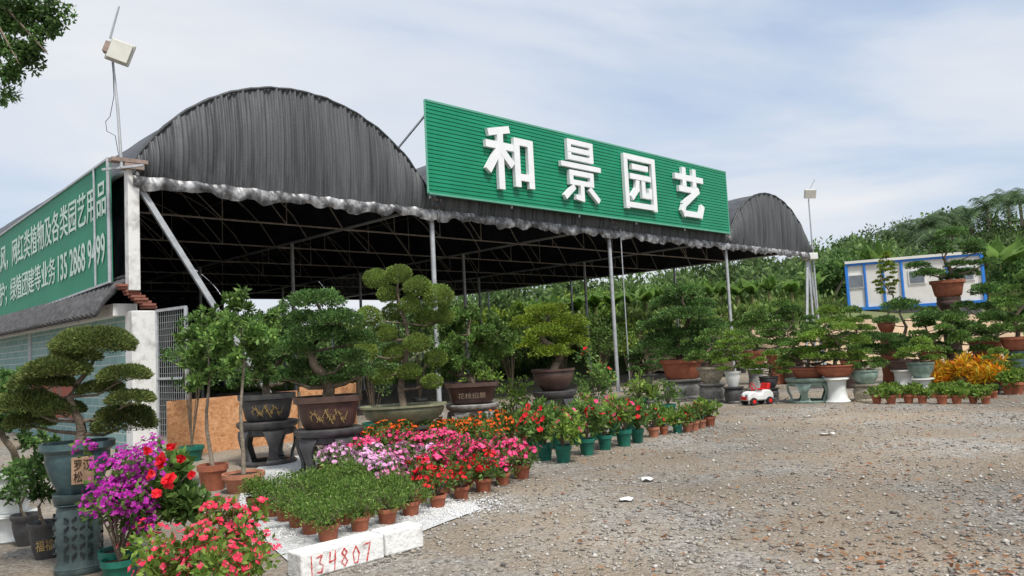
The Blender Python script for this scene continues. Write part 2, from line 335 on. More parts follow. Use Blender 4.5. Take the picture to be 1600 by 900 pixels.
pl=[(372,792),(400,822),(428,858),(462,885),(560,862),(655,832),(700,815),(752,795),(738,783),(715,786),(690,760),(560,712),(430,712),(380,745)]
g=MB(); vs=[G(a+random.uniform(-3,3),b_,.012) for a,b_ in pl]; g.add(vs,[tuple(range(len(vs)))[::-1]]); tag(g.build('pebble_path',wgravm),'bed of white pebbles under the small flower pots','path',kind='structure')
def stones(name,pos,size,mt,label):
    n=len(pos); base=np.array([(1,0,0),(0,1,0),(-1,0,0),(0,-1,0),(0,0,1),(0,0,-1)],float)
    F=np.array([(0,1,4),(1,2,4),(2,3,4),(3,0,4),(1,0,5),(2,1,5),(3,2,5),(0,3,5)])
    a=rng.uniform(0,6.28,n); sx=size*rng.uniform(.7,1.3,n); sy=size*rng.uniform(.5,1.,n); sz=size*rng.uniform(.35,.7,n)
    V=base[None]*np.stack([sx,sy,sz],1)[:,None,:]*rng.uniform(.75,1.25,(n,6,1))
    ca,sa=np.cos(a)[:,None],np.sin(a)[:,None]; W=V.copy(); W[...,0]=V[...,0]*ca-V[...,1]*sa; W[...,1]=V[...,0]*sa+V[...,1]*ca
    W+=pos[:,None,:]; idx=(F[None]+6*np.arange(n)[:,None,None]).reshape(-1)
    me=bpy.data.meshes.new(name); me.vertices.add(6*n); me.vertices.foreach_set('co',W.ravel())
    me.loops.add(len(idx)); me.loops.foreach_set('vertex_index',idx.astype(np.int32)); me.polygons.add(8*n); me.polygons.foreach_set('loop_start',np.arange(0,24*n,3,dtype=np.int32)); me.update(calc_edges=True)
    return tag(link(name,me,mt),label,'stones',kind='stuff')
N=48000; Yy=3.8+22*rng.random(N)**1.75; Xx=Yy*rng.uniform(-.3,.75,N)
sz=.006+.020*rng.random(N)**3.2; sz*=np.where(Yy>12,1.25,1)
big=rng.random(N)<.022; sz=np.where(big,rng.uniform(.022,.040,N),sz)
# leave patches of bare dirt between the stones
pat=np.sin(Xx*1.3+2*np.sin(Yy*.7))*np.sin(Yy*1.1+1.5*np.sin(Xx*.9)); keep=(pat<.25)|(rng.random(N)<.45)
stones('loose_gravel',np.stack([Xx,Yy,sz*.25],1)[keep],sz[keep],stonem,'loose grey stones scattered over the gravel yard')
A_=G(410,840); B_=G(750,793)
n=3000; q=rng.random(n)*1.04; pos=np.array(A_)[None]*(1-q[:,None])+np.array(B_)[None]*q[:,None]+np.stack([rng.normal(0,.15,n),rng.normal(.10,.22,n),np.zeros(n)],1)
pos[:,2]=.014; stones('loose_white_pebbles',pos,.006+.01*rng.random(n),wstonem,'loose white pebbles spilling from the pebble bed')
N=2000; Yy=4+16*rng.random(N)**1.3; Xx=Yy*(.02+.68*rng.random(N)**.8)
cx_=rng.integers(0,60,N); kk=rng.random(N)<.45; ccx=Yy[cx_]; ccX=Xx[cx_]
Yy=np.where(kk,ccx+rng.normal(0,.18,N),Yy); Xx=np.where(kk,ccX+rng.normal(0,.25,N),Xx)
p0=np.stack([Xx,Yy,np.full(N,.02)],1); nr=rdir(N); nr[:,2]*=.15
V=leafV(p0,unit(nr),.06,.5,.15,.5); V[:,:,2]=np.abs(V[:,:,2]-.02)*.6+.018
tag(quads('fallen_leaves',V,L['dead']),'dry orange leaves fallen on the gravel','leaves',kind='stuff')
# kerb
K0=G(470,908)
def kerb(q0,q1,label,dz=0):
    a=K0+u*q0; b_=K0+u*q1; c=(a+b_)/2+v*.09
    r=thing('kerb_block',label,'kerb',(c.x,c.y,0))
    MB().box((0,0,.09+dz),(q1-q0,.20,.18),(u,v,Zv)).build('block',kerbm,r,bevel=.014); return r,c
k1,c1=kerb(0,.70,'long white kerb block with red numbers painted on its side')
k2,c2=kerb(.714,1.08,'short white kerb block right of the numbered one',.004)
DG={'1':[[(.5,0),(.45,1)]],'3':[[(.05,.9),(.7,.98),(.35,.58),(.8,.4),(.6,.05),(.05,.08)]],'4':[[(.2,1),(.1,.45),(.9,.55)],[(.85,1),(.7,0)]],
    '8':[[(.5,.55),(.15,.78),(.5,1),(.8,.78),(.5,.55),(.1,.25),(.5,0),(.85,.25),(.5,.55)]],'0':[[(.5,1),(.1,.6),(.25,.05),(.7,.05),(.9,.55),(.5,1)]],'7':[[(.05,.95),(.9,1),(.4,0)]]}
x0=-.30; wd=.088; fr=random.Random(4)
for ch in '134807':
    g=MB(); zo=.025+fr.uniform(-.006,.008)
    for st in DG[ch]:
        pts=[u*(x0+px_*wd*.74)-v*.1022+Zv*(zo+pz*.125) for px_,pz in st]
        sm_=[]
        for i in range(len(pts)-1):
            for f in (0,.33,.66): sm_.append(pts[i].lerp(pts[i+1],f))
        sm_.append(pts[-1])
        for a,b_ in zip(sm_[:-1],sm_[1:]): g.bar(a-(b_-a)*.15,b_+(b_-a)*.15,.010*fr.uniform(.6,1.35),.0016,up=v)
    g.build('painted_digit',redpaint,k1)
    x0+=wd*(1.12 if ch!='1' else .8)
# ------------------------------------------------------------ shed
BW=7.14; EV=5.2; DEP=28.; NB=4
shed=thing('nursery_shed','long open shed with four arched bays draped in black shade netting','shed',O)
SH=lambda s,t,z: u*s+v*t+Zv*z
wv=BW/2; rise=2.12; Rr=(wv*wv+rise*rise)/(2*rise)
def arch(x): return EV+rise-Rr+math.sqrt(max(0,Rr*Rr-(x-wv)**2))
def hemnoise(s,k=0): return .5*math.sin(s*2.1+k)+.3*math.sin(s*5.3+1+k)+.2*math.sin(s*11.7+k*2)
for k in range(NB):
    g=MB(); na,nl=30,40; vs=[];fs=[]
    for j in range(nl+1):
        for i in range(na+1):
            x=BW*(1-math.cos(PI*i/na))/2; z=arch(x)+.02*math.sin(j*2.2+i)
            vs.append(SH(k*BW+x,j/nl*DEP-.05,z))
    for j in range(nl):
        for i in range(na): a=j*(na+1)+i; fs.append((a,a+1,a+na+2,a+na+1))
    g.add(vs,fs); g.build('roof_cover',roofout,shed,smooth=True)
    g=MB(); g.add([x-Zv*.03 for x in vs],[f[::-1] for f in fs]); g.build('roof_lining',roofin,shed,smooth=True)
    g=MB(); ni,nz=520,14; vs=[];fs=[]
    for i in range(ni+1):
        x=BW*i/ni; top=arch(x)+.04+.012*math.sin(x*9+k); bot=4.98+.06*hemnoise(x+k*7)
        for j in range(nz+1):
            f=j/nz; z=bot+(top-bot)*f
            ph=x*56+1.8*math.sin(x*2.3+k)+f*.9*math.sin(x*1.6+k); am=.6+.4*math.sin(x*3.7+f*1.6+k)
            fold=(.012+.020*am)*math.sin(ph)+.035*math.sin(ph*.27+1)
            vs.append(SH(k*BW+x,-.12-fold*(1-.2*f)-.10*math.sin(f*PI)*(1+.3*math.sin(x*1.1)),z))
    for i in range(ni):
        for j in range(nz): a=i*(nz+1)+j; fs.append((a,a+nz+1,a+nz+2,a+1))
    g.add(vs,fs); g.build('gable_drape',gablem,shed).data.shade_smooth()
    g=MB(); g.tube([SH(k*BW+BW*i/48,-.14+.015*math.sin(i*1.3),arch(BW*i/48)+.03+.008*math.sin(i*2.1)) for i in range(49)],.030,8); g.build('gable_rim',roofout,shed,smooth=True)
    g=MB(); ni=420; vs=[];fs=[]; nz=8
    for i in range(ni+1):
        x=BW*i/ni; dr=.21+.08*hemnoise(x*1.2+k*9,2)+.06*abs(math.sin(x*4.3+k))
        for j in range(nz+1):
            f=j/nz; z=5.07-f*dr-.03*math.sin(PI*((x*1.7)%1))
            o_=.20+.04*math.sin(f*PI)+(.010+.022*f)*math.sin(x*13+2*math.sin(x*2.7)+f*1.5+k)+.010*math.sin(x*37-f*3)
            vs.append(SH(k*BW+x,-o_,z))
    for i in range(ni):
        for j in range(nz): a=i*(nz+1)+j; fs.append((a,a+1,a+nz+2,a+nz+1))
    g.add(vs,fs); g.build('ragged_hem',hemm,shed).data.shade_smooth()
    for j in range(0,15):
        t=j*2.; g=MB(); g.tube([SH(k*BW+BW*i/14,t,arch(BW*i/14)-.06) for i in range(15)],.022,6)
        if j%2==0:
            g.tube([SH(k*BW,t,EV-.03),SH(k*BW+BW,t,EV-.03)],.026,6)
            for q in (.25,.5,.75): g.tube([SH(k*BW+BW*q,t,EV-.03),SH(k*BW+BW*q,t,arch(BW*q)-.06)],.015,5)
            for q in (.25,.5,.75): g.tube([SH(k*BW+BW*q,t,EV-.03),SH(k*BW+BW*(q-.25),t,arch(BW*(q-.25))-.06)],.014,5)
        g.build('roof_hoop',rod,shed)
    for q in (.2,.4,.6,.8):
        g=MB(); g.tube([SH(k*BW+BW*q,0,arch(BW*q)-.05),SH(k*BW+BW*q,DEP,arch(BW*q)-.05)],.018,5); g.build('purlin',rod,shed)
for k in range(NB+1):
    g=MB(); g.tube([SH(k*BW,0,EV-.02),SH(k*BW,DEP,EV-.02)],.045,6); g.build('gutter_beam',steel,shed)
    for j in range(5):
        if k==0 and j==0: continue
        g=MB(); a=SH(k*BW,j*7.,0); g.tube([a,a+Zv*EV],.062,10); g.box(a+Zv*.01,(.25,.25,.02)); g.build('post',steel,shed,smooth=True)
    if k:
        g=MB(); a=SH(k*BW,-.1,EV-.02); g.box(a+Zv*.12,(.42,.2,.06),(u,v,Zv)).box(a-Zv*.02,(.3,.14,.18),(u,v,Zv)); g.build('bracket',rust,shed)
for q0,q1 in ((SH(.15,-.05,EV-.3),SH(3.0,-.4,0)),(SH(4*BW-.1,0,EV-.5),SH(4*BW-1.0,0,0)),(SH(4*BW+.1,0,EV-.5),SH(4*BW+.9,0,0))):
    g=MB(); g.bar(q0,q1,.1,.1); g.build('diagonal_brace',steel,shed)
g=MB(); g.add([SH(.12,.6,0),SH(.12,DEP,0),SH(.12,DEP,EV),SH(.12,.6,EV)],[(0,1,2,3)]); g.build('side_net',roofin,shed)
g=MB(); vs=[];fs=[]
for i in range(61):
    s=i/60*2.*BW
    for z in (0,EV+.2): vs.append(SH(s,DEP-.05+.06*math.sin(i*1.9),z))
for i in range(60): fs.append((2*i,2*i+2,2*i+3,2*i+1))
g.add(vs,fs); g.build('back_net',roofin,shed)
for k in range(4):
    g=MB(); vs=[SH(k*BW+BW*i/20,DEP-.02,arch(BW*i/20)-.04) for i in range(21)]; g.add(vs,[tuple(range(21))]); g.build('back_gable_net',roofin,shed)
g=MB(); a=SH(2*BW+.35,-.2,0); g.tube([a,a+Zv*5.1],.018,6); g.build('thin_rod',steel,shed)
g=MB(); g.box(SH(.02,-.1,4.1),(.2,.2,2.35),(u,v,Zv)); g.build('corner_column',dirty_white,shed,bevel=.01)
g=MB(); g.box(SH(-.05,-.15,5.3),(.62,.22,.07),(u,v,Zv)).box(SH(.02,-.15,5.2),(.34,.24,.1),(u,v,Zv)); g.build('column_cap',rust,shed)
# ------------------------------------------------------------ main sign
s0,s1,z0,z1=6.70,20.95,5.37,7.68
mid=S((s0+s1)/2,-.45,0)
sg=thing('shop_sign','large green slatted sign with four white raised characters','sign',mid)
LS=lambda s,t,z: S(s,t,z)-mid
g=MB(); nsl=23; pr=[]
for i in range(nsl):
    za=z0+(z1-z0)*i/nsl; dz=(z1-z0)/nsl
    pr+=[(0,za),(0,za+dz*.78),(-.035,za+dz*.80),(-.035,za+dz*.98)]
vs=[];fs=[]
for t,z in pr: vs+=[LS(s0,-.45-t-.05,z),LS(s1,-.45-t-.05,z)]
for i in range(len(pr)-1): fs.append((2*i,2*i+1,2*i+3,2*i+2))
g.add(vs,fs); g.build('slatted_board',signgreen,sg)
fg=mat('sign_edge',(.12,.38,.27),(.10,.33,.23),.5)
g=MB()
for a,b_ in [((s0,z0),(s1,z0)),((s0,z1),(s1,z1)),((s0,z0),(s0,z1)),((s1,z0),(s1,z1))]:
    g.bar(LS(a[0],-.47,a[1]),LS(b_[0],-.47,b_[1]),.09,.05)
g.build('sign_frame',fg,sg)
for q in range(6):
    s=s0+.1+(s1-s0-.2)*q/5
    g=MB(); g.bar(LS(s,-.40,z0-.1),LS(s,-.40,z1),.05); g.bar(LS(s,-.40,z1-.3),LS(s,1.6,6.4),.04); g.build('sign_strut',steel,sg)
CH=[('和',9.45,1.64,1.62,[[(.44,.96),(.06,.87)],[(.0,.67),(.52,.67)],[(.27,.90),(.27,.0)],[(.25,.62),(.01,.27)],[(.29,.60),(.50,.40)],[(.64,.80),(.64,.08)],[(.64,.80),(.97,.80)],[(.97,.80),(.97,.08)],[(.64,.20),(.97,.20)]],.19),
 ('景',12.36,1.66,1.66,[[(.2,1.),(.2,.72)],[(.2,1.),(.8,1.)],[(.8,1.),(.8,.72)],[(.2,.86),(.8,.86)],[(.2,.72),(.8,.72)],[(.0,.58),(1.,.58)],[(.22,.45),(.22,.28)],[(.22,.45),(.78,.45)],[(.78,.45),(.78,.28)],[(.22,.28),(.78,.28)],[(.5,.28),(.5,.0),(.36,.02)],[(.26,.18),(.06,.02)],[(.74,.18),(.94,.02)]],.15),
 ('园',15.3,1.62,1.62,[[(.04,.98),(.04,.0)],[(.04,.98),(.96,.98)],[(.96,.98),(.96,.0)],[(.04,.03),(.96,.03)],[(.28,.80),(.72,.80)],[(.2,.60),(.8,.60)],[(.41,.58),(.38,.36),(.22,.2)],[(.59,.58),(.59,.25),(.80,.25),(.81,.36)]],.175),
 ('艺',18.2,1.60,1.54,[[(.0,.82),(1.,.82)],[(.3,.99),(.3,.68)],[(.7,.99),(.7,.68)],[(.12,.55),(.80,.55)],[(.80,.55),(.24,.20),(.18,.08),(.26,.0),(.88,.0),(.96,.18)]],.20)]
for ch,sc_,cw,chh,strokes,sw_ in CH:
    g=MB(); q=0
    for st in strokes:
        for a,b_ in zip(st[:-1],st[1:]):
            A=Vector((a[0]*cw,a[1]*chh,0)); B=Vector((b_[0]*cw,b_[1]*chh,0)); d=(B-A).normalized(); hw_=sw_*.45; A-=d*hw_; B+=d*hw_
            q+=1; X=u*d.x+Zv*d.y; Yp=u*(-d.y)+Zv*d.x; c=(A+B)/2
            g.box(LS(sc_-cw/2+c.x,-.57-.0022*(q%7),6.60-chh/2+c.y),((B-A).length,sw_*1.12 if abs(d.y)>.5 else sw_,.11),(X,Yp,-v))
    g.build('raised_character',letterw,sg)
# ------------------------------------------------------------ left banner
mid2=S(-.2,8,0); bn=thing('green_banner','long green banner with two lines of white writing above the tiled wall','banner',mid2)
LB=lambda s,t,z: S(s,t,z)-mid2
g=MB(); g.box(LB(-.2,8.2,4.28),(.04,15.9,2.3),(u,v,Zv)); g.build('banner_board',bannergreen,bn)
g=MB()
for z in (3.12,5.44): g.bar(LB(-.23,.22,z),LB(-.23,16.2,z),.05,.04)
g.bar(LB(-.24,.22,3.1),LB(-.24,.22,5.46),.05); g.bar(LB(-.24,1.05,3.1),LB(-.24,1.05,5.46),.035)
g.build('banner_frame',steel,bn)
text('banner_writing','各种现代风，网红类植物及各类园艺用品',11.0,.72,LB(-.235,11.4,4.40),-v,Zv,faded,bn,.004,.008)
text('banner_writing','各类苗木养护；绿植团建等业务',8.2,.66,LB(-.235,12.0,3.48),-v,Zv,faded,bn,.004,.008)
text('banner_phone_number','135 2868 9499',3.1,.58,LB(-.235,3.6,3.52),-v,Zv,faded,bn,.004,.012)
bn.matrix_world=Matrix.Translation(mid2+Zv*-.2)@Matrix.Rotation(-.026,4,u)
# ------------------------------------------------------------ tiled wall (local x = -v, local y = u)
wl=thing('boundary_wall','pale blue tiled wall with grey Chinese roof tile coping and white end pillar','wall',S(0,0,0),math.atan2(-v.y,-v.x))
g=MB(); g.box((-8.3,.13,1.25),(16.2,.26,2.5)); g.build('tiled_face',tilem,wl)
g=MB(); g.box((-.05,.19,1.28),(.36,.42,2.56)); g.build('end_pillar',dirty_white,wl,bevel=.015)
g=MB(); g.box((-9.5,-.012,.95),(12.0,.02,.9)); g.build('red_wall_panel',mat('red_panel',(.42,.08,.05),(.20,.14,.10),.8,3),wl)
g=MB()
for i in range(62):
    x=-.15-i*.265
    g.tube([(x,.10,3.17),(x,-.20,3.0),(x,-.42,2.77),(x,-.58,2.50)],.072,8)
g.build('tile_coping',coping,wl,smooth=True)
g=MB(); vs=[]
for x in (-.05,-16.4):
    for y,z in ((.12,3.12),(-.20,2.93),(-.42,2.69),(-.55,2.46)): vs.append((x,y,z))
g.add(vs,[(i,i+1,i+5,i+4) for i in range(3)]); g.build('coping_slope',copdark,wl,smooth=True)
g=MB(); g.box((-8.3,-.02,2.60),(16.2,.42,.22)); g.build('coping_bed',dirty_white,wl)
g=MB(); g.tube([(.03,.1,3.2),(-16.4,.1,3.2)],.09,8); g.build('coping_ridge',coping,wl,smooth=True)
g=MB()
for i in range(9):
    g.box((.05+random.uniform(-.03,.03),(.32-.055*i+random.uniform(-.02,.02)),2.62+.05*i),(.20,.24,.042))
g.build('end_bricks',brickred,wl)
# gate
ga=S(.42,-.12,0); gb=S(.55,-1.15,0); gt=thing('wire_gate','narrow open gate of grey wire mesh beside the white pillar','gate',ga)
d_=gb-ga; hx=2.55
g=MB(); g.bar((0,0,.05),(0,0,hx),.05); g.bar(d_+Zv*.05,d_+Zv*hx,.05); g.bar(Zv*.08,d_+Zv*.08,.05); g.bar(Zv*hx,d_+Zv*hx,.05); g.bar(Zv*1.3,d_+Zv*1.3,.04); g.build('gate_frame',steel,gt)
g=MB()
for i in range(1,14): g.bar(d_*(i/14)+Zv*.08,d_*(i/14)+Zv*hx,.008)
for i in range(1,22): g.bar(Zv*(hx*i/22),d_+Zv*(hx*i/22),.008)
g.build('wire_mesh',mat('grey_wire',(.30,.32,.32),(.22,.23,.23),.6),gt)
# plywood
pa=G(262,716); pb=thing('plywood_sheet','orange plywood sheet standing on edge behind the black stools','plywood',pa)
g=MB(); g.box(u*1.2+Zv*.47,(2.4,.02,.94),(u,v,Zv)); g.build('board',plym,pb)
g=MB(); g.box(u*3.05+Zv*.5-v*.04,(1.25,.02,1.0),(u,v,Zv)); g.build('board',plym,pb)
g=MB(); g.box(u*2.42+Zv*.45-v*.03,(.05,.05,.9),(u,v,Zv)); g.build('batten',bark,pb)
# lamp pole left
ap=P(190,262,13.7); pole=thing('lamp_pole','thin pole with a square floodlight above the corner of the green banner','lamp pole',ap)
pp=[P(190,262,13.7)-ap,P(184,170,13.7)-ap,P(176,95,13.7)-ap,P(172,60,13.7)-ap,P(186,10,13.7)-ap]
g=MB(); g.tube([pp[0],pp[1],pp[2]],[.03,.026,.022],7); g.build('pole',steel,pole)
g=MB(); g.tube([pp[2],pp[3]-Zv*.05],[.02,.02],6).tube([pp[3],pp[4]],[.022,.018],6).bar(P(160,265,13.7)-ap,P(224,258,13.7)-ap,.04); g.build('bracket_arm',steel,pole)
hc=P(188,82,13.6)-ap; X_=Vector((.93,.3,-.35)).normalized(); Y_=Zv.cross(X_).normalized(); Z_=X_.cross(Y_)
g=MB(); g.box(hc,(.42,.07,.42),(X_,Y_,Z_)); g.build('floodlight',mat('lamp_housing',(.5,.5,.46),(.4,.4,.37),.5),pole,bevel=.02)
g=MB(); g.box(hc-Y_*.06,(.36,.05,.36),(X_,Y_,Z_)); g.build('lamp_glass',lampw,pole,bevel=.01)
g=MB(); g.box(hc+X_*-.22,(.1,.16,.2),(X_,Y_,Z_)); g.build('lamp_mount',rust,pole)
g=MB(); g.tube([P(x,y,13.6)-ap for x,y in [(176,98),(178,150),(172,182),(165,190),(167,205),(180,212),(185,240)]],.006,5); g.build('cable',blackp,pole)
ap=S(4*BW+.1,-.2,0); pole=thing('lamp_pole','slim pole carrying a small square floodlight at the right shed corner','lamp pole',ap); top=P(1269,312,ap.y).z
g=MB(); g.tube([(0,0,0),(0,0,top)],[.05,.03],8); g.build('pole',steel,pole)
g=MB(); g.box((.05,-.1,top+.25),(.55,.12,.4),(Vector((1,.2,0)).normalized(),Vector((-.2,1,.4)).normalized(),Vector((0,-.4,1)).normalized())); g.build('floodlight',lampw,pole,bevel=.02)
g=MB(); g.tube([(0,0,top),(.1,0,top+.5),(.35,0,top+.9)],.018,6); g.build('bracket_arm',steel,pole)
g=MB(); g.box((-.15,0,4.9),(.55,.5,.28)); g.build('junction_box',white_paint,pole,bevel=.02)
# ------------------------------------------------------------ pots, stands, plants
def potprof(r,h,st):
    if st=='small': return [(r*.70,0),(r*.9,h*.74),(r*.92,h*.76),(r*1.0,h*.77),(r*1.0,h),(r*.90,h),(r*.86,h*.86)]
    if st=='bonsai': return [(r*.62,0),(r*.70,h*.05),(r*.76,h*.12),(r*.86,h*.6),(r*.90,h*.78),(r*1.0,h*.82),(r*1.0,h),(r*.9,h),(r*.88,h*.85)]
    if st=='urn': return [(r*.5,0),(r*.55,h*.06),(r*.72,h*.3),(r*.86,h*.62),(r*.86,h*.8),(r*1.0,h*.88),(r*1.0,h),(r*.9,h),(r*.85,h*.9)]
    if st=='bowl': return [(r*.5,0),(r*.62,h*.1),(r*.86,h*.42),(r*.94,h*.75),(r*.9,h*.86),(r*1.0,h*.9),(r*1.0,h),(r*.92,h),(r*.88,h*.88)]
    return [(r*.8,0),(r,h),(r*.9,h),(r*.85,h*.9)]
def makepot(th,r,h,st,mt,m=2,sy=1,rot=0,z=0,seg=32):
    g=MB(); g.lathe(potprof(r,h,st),seg,(0,0,z),1,sy,m,cap=False)
    p0=potprof(r,h,st)[0][0]; g.add([(p0*math.cos(2*PI*k/12),p0*sy*math.sin(2*PI*k/12),z+.001) for k in range(12)],[tuple(range(12))[::-1]])
    if st=='bonsai':
        for a in range(4):
            t=PI/4+a*PI/2; g.box((r*.52*math.cos(t)*1.1,r*.52*sy*math.sin(t)*1.1,z+h*.02),(r*.22,r*.22*sy,h*.14))
    o=g.build('pot',mt,th,smooth=True); o.rotation_euler=(0,0,rot)
    g=MB(); g.lathe([(r*.87,z+h*.87),(.01,z+h*.93)],20,(0,0,0),1,sy,m,cap=False); so_=g.build('soil',soil,th); so_.rotation_euler=(0,0,rot)
    return o
def stool(label,loc,w,h,mt,group=None,n=5,name='plant_stand'):
    t=thing(name,label,'plant stand',loc,random.uniform(0,1),group); r=w/2
    g=MB(); g.lathe([(r*.80,h*.80),(r*.9,h*.84),(r*.97,h*.88),(r*1.0,h*.92),(r*1.0,h*.985),(r*.96,h),(0.01,h)],32,cap=False); g.lathe([(r*.80,h*.80),(.01,h*.80)],32,cap=False); g.build('stand_top',mt,t,smooth=True)
    g=MB(); g.lathe([(r*.80,h*.68),(r*.86,h*.72),(r*.86,h*.82),(r*.78,h*.82),(r*.78,h*.70)],32,cap=False); g.build('apron',mt,t,smooth=True)
    for k in range(n):
        a=2*PI*k/n; d=Vector((math.cos(a),math.sin(a),0)); e=Vector((-math.sin(a),math.cos(a),0)); g=MB(); vs=[];fs=[]
        pr=[(.84,.80,.34),(.90,.66,.26),(.88,.45,.15),(.78,.25,.14),(.76,.12,.20),(.84,.04,.30)]
        for rr,zz,ww in pr:
            for q,dd in ((-1,-.05),(1,-.05),(1,.05),(-1,.05)): vs.append(d*(r*(rr+dd))+e*(q*ww*r)+Zv*(zz*h))
        for i in range(len(pr)-1):
            for q in range(4): fs.append((i*4+q,i*4+(q+1)%4,i*4+4+(q+1)%4,i*4+4+q))
        g.add(vs,fs); g.build('leg',mt,t,smooth=True)
    g=MB(); g.lathe([(r*.66,0),(r*.92,0),(r*.94,h*.06),(r*.86,h*.09),(r*.66,h*.09),(r*.66,0)],32,cap=False); g.build('base_ring',mt,t,smooth=True)
    return t
def drum(label,loc,w,h,mt,panel=None,group=None,m=2):
    rz=-math.atan2(loc[0],loc[1]) if panel else random.uniform(0,.4)
    t=thing('plant_stand',label,'plant stand',loc,rz,group); r=w/2
    g=MB(); g.lathe([(r*.88,0),(r*.94,h*.04),(r*.90,h*.1),(r*.84,h*.16),(r*.88,h*.3),(r*.92,h*.55),(r*.84,h*.8),(r*.78,h*.86),(r*.96,h*.92),(r*.98,h),(.01,h)],36,cap=False,m=m); g.build('body',mt,t,smooth=True)
    for zz in (.09,.87):
        g=MB(); g.lathe([(r*.84,h*(zz-.02)),(r*.93,h*zz),(r*.84,h*(zz+.02))],36,cap=False,m=m); g.build('moulding',mt,t,smooth=True)
    if panel:
        for k in range(4):
            a=2*PI*k/4-PI/2; d=Vector((math.cos(a),math.sin(a),0)); e=Vector((-math.sin(a),math.cos(a),0))
            g=MB(); rr=r*.905
            for iz in range(5):
                for ix in range(4):
                    c=d*rr+e*((ix-1.5)*r*.30)+Zv*(h*(.27+.11*iz)); X2=(e+Zv*(1 if (ix+iz)%2 else -1)).normalized(); Y2=X2.cross(d)
                    g.box(c,(.02,r*.22,r*.075),(d,X2,Y2))
            g.build('carved_panel',panel,t)
    return t
def pedestal(label,loc,w,h,mt,group=None):
    t=thing('plant_stand',label,'plant stand',loc,0,group); r=w/2
    g=MB(); g.lathe([(r*.95,0),(r*1.0,h*.05),(r*.80,h*.16),(r*.70,h*.5),(r*.76,h*.85),(r*.98,h*.93),(r*1.0,h),(.01,h)],28,cap=False); g.build('column',mt,t,smooth=True)
    g=MB(); g.lathe([(r*.98,h*.90),(r*1.06,h*.93),(r*.98,h*.96)],28,cap=False); g.build('lip',mt,t,smooth=True)
    return t
def treemesh(th,base,pads,tr,bmat,lmat,lsz,dens=4.,asp=.45,sway=.12,lean=0,low=-.35,names=('trunk','crown'),clump=False,spread=.9,tight=False):
    top=max(pads,key=lambda p:p[0].z)[0]; cx=sum(p[0].x for p in pads)/len(pads); cy=sum(p[0].y for p in pads)/len(pads)
    n=9; path=[]; hgt=top.z-base.z; ph=random.uniform(0,6)
    for i in range(n):
        f=i/(n-1); p=base.lerp(Vector((top.x,top.y,top.z)),f)
        k=math.sin(f*PI)*hgt*sway; p=p+Vector((k*math.sin(f*7+ph)+ (cx-(base.x+top.x)/2)*.5*math.sin(f*PI),k*.7*math.cos(f*6+ph),0)); path.append(p)
    g=MB(); g.tube([base-Zv*.03]+path,[tr*1.6]+[tr*(1.25-1.0*(i/(n-1))) for i in range(n)],9)
    for c,r in pads:
        q=min(range(1,n),key=lambda i:(path[i]-c).length+abs(path[i].z-(c.z-abs(path[i].x-c.x)*.3))*1.2)
        a=path[q]; rr=tr*(1.1-.85*q/(n-1)); e=Vector((c.x,c.y,c.z-r[2]*.2)); mdl=(a+e)/2+Vector((0,0,-.08*(e-a).length+random.uniform(-.04,.04)))
        if (e-a).length>.05: g.tube([a,mdl,e],[rr*.55,rr*.42,rr*.2],6)
        for _ in range(4):
            f=e+Vector((random.uniform(-.7,.7)*r[0],random.uniform(-.7,.7)*r[1],random.uniform(-.1,.4)*r[2])); g.tube([mdl.lerp(e,.7),f],[rr*.2,rr*.08],4)
    g.build(names[0],bmat,th,smooth=True)
    Vs=[]
    for c,r in pads:
        area=PI*(r[0]*r[2]+r[0]*r[1]*.4); cnt=int(dens*area/(.25*lsz*lsz)*(.45/max(asp,.3)))+20
        if clump: pts,nr=clumpy(c,(r[0],r[1],r[2]),cnt,max(6,int(14*clump)),min(r)*.42)
        else: pts,nr=ell(c,r,cnt,low,.85 if tight else .6,.3 if tight else 1.)
        Vs.append(leafV(pts-nr*lsz*.4,nr+np.array([0,0,.35]),lsz,asp,.6 if tight else spread))
    quads(names[1],np.concatenate(Vs),lmat,th)
def pads_px(pads,Y,loc,hw):
    out=[]
    for a in pads:
        px,py,rx,ry=a[:4]; k=Y/FP; dy=random.uniform(-.5,.5)*hw*k
        c=P(px,py,Y); c=Vector((c.x,c.y+dy,c.z))-loc
        out.append((c,(rx*k,rx*k*random.uniform(.75,1.),ry*k)))
    return out
def autopads(cx,top,bot,hw,flat=.40):
    pads=[(cx+random.uniform(-.12,.12)*hw,top+hw*.2,hw*.46,hw*.24)]
    lv=max(2,int(round((bot-top)/(hw*.46))))
    for i in range(1,lv+1):
        f=i/lv; y=top+hw*.2+f*(bot-top-hw*.35); ww=hw*(.58+.5*math.sin(min(1,f*1.15)*PI*.62))
        ns=2 if (ww<hw*.75 or random.random()<.4) else 3
        for k in range(ns):
            x=cx+(k-(ns-1)/2)*ww*(1.2 if ns==2 else .80)+random.uniform(-.14,.14)*hw
            rx=ww*random.uniform(.32,.48)
            pads.append((x,y+random.uniform(-.16,.16)*hw*.7,rx,rx*flat*random.uniform(.8,1.25)))
    return pads
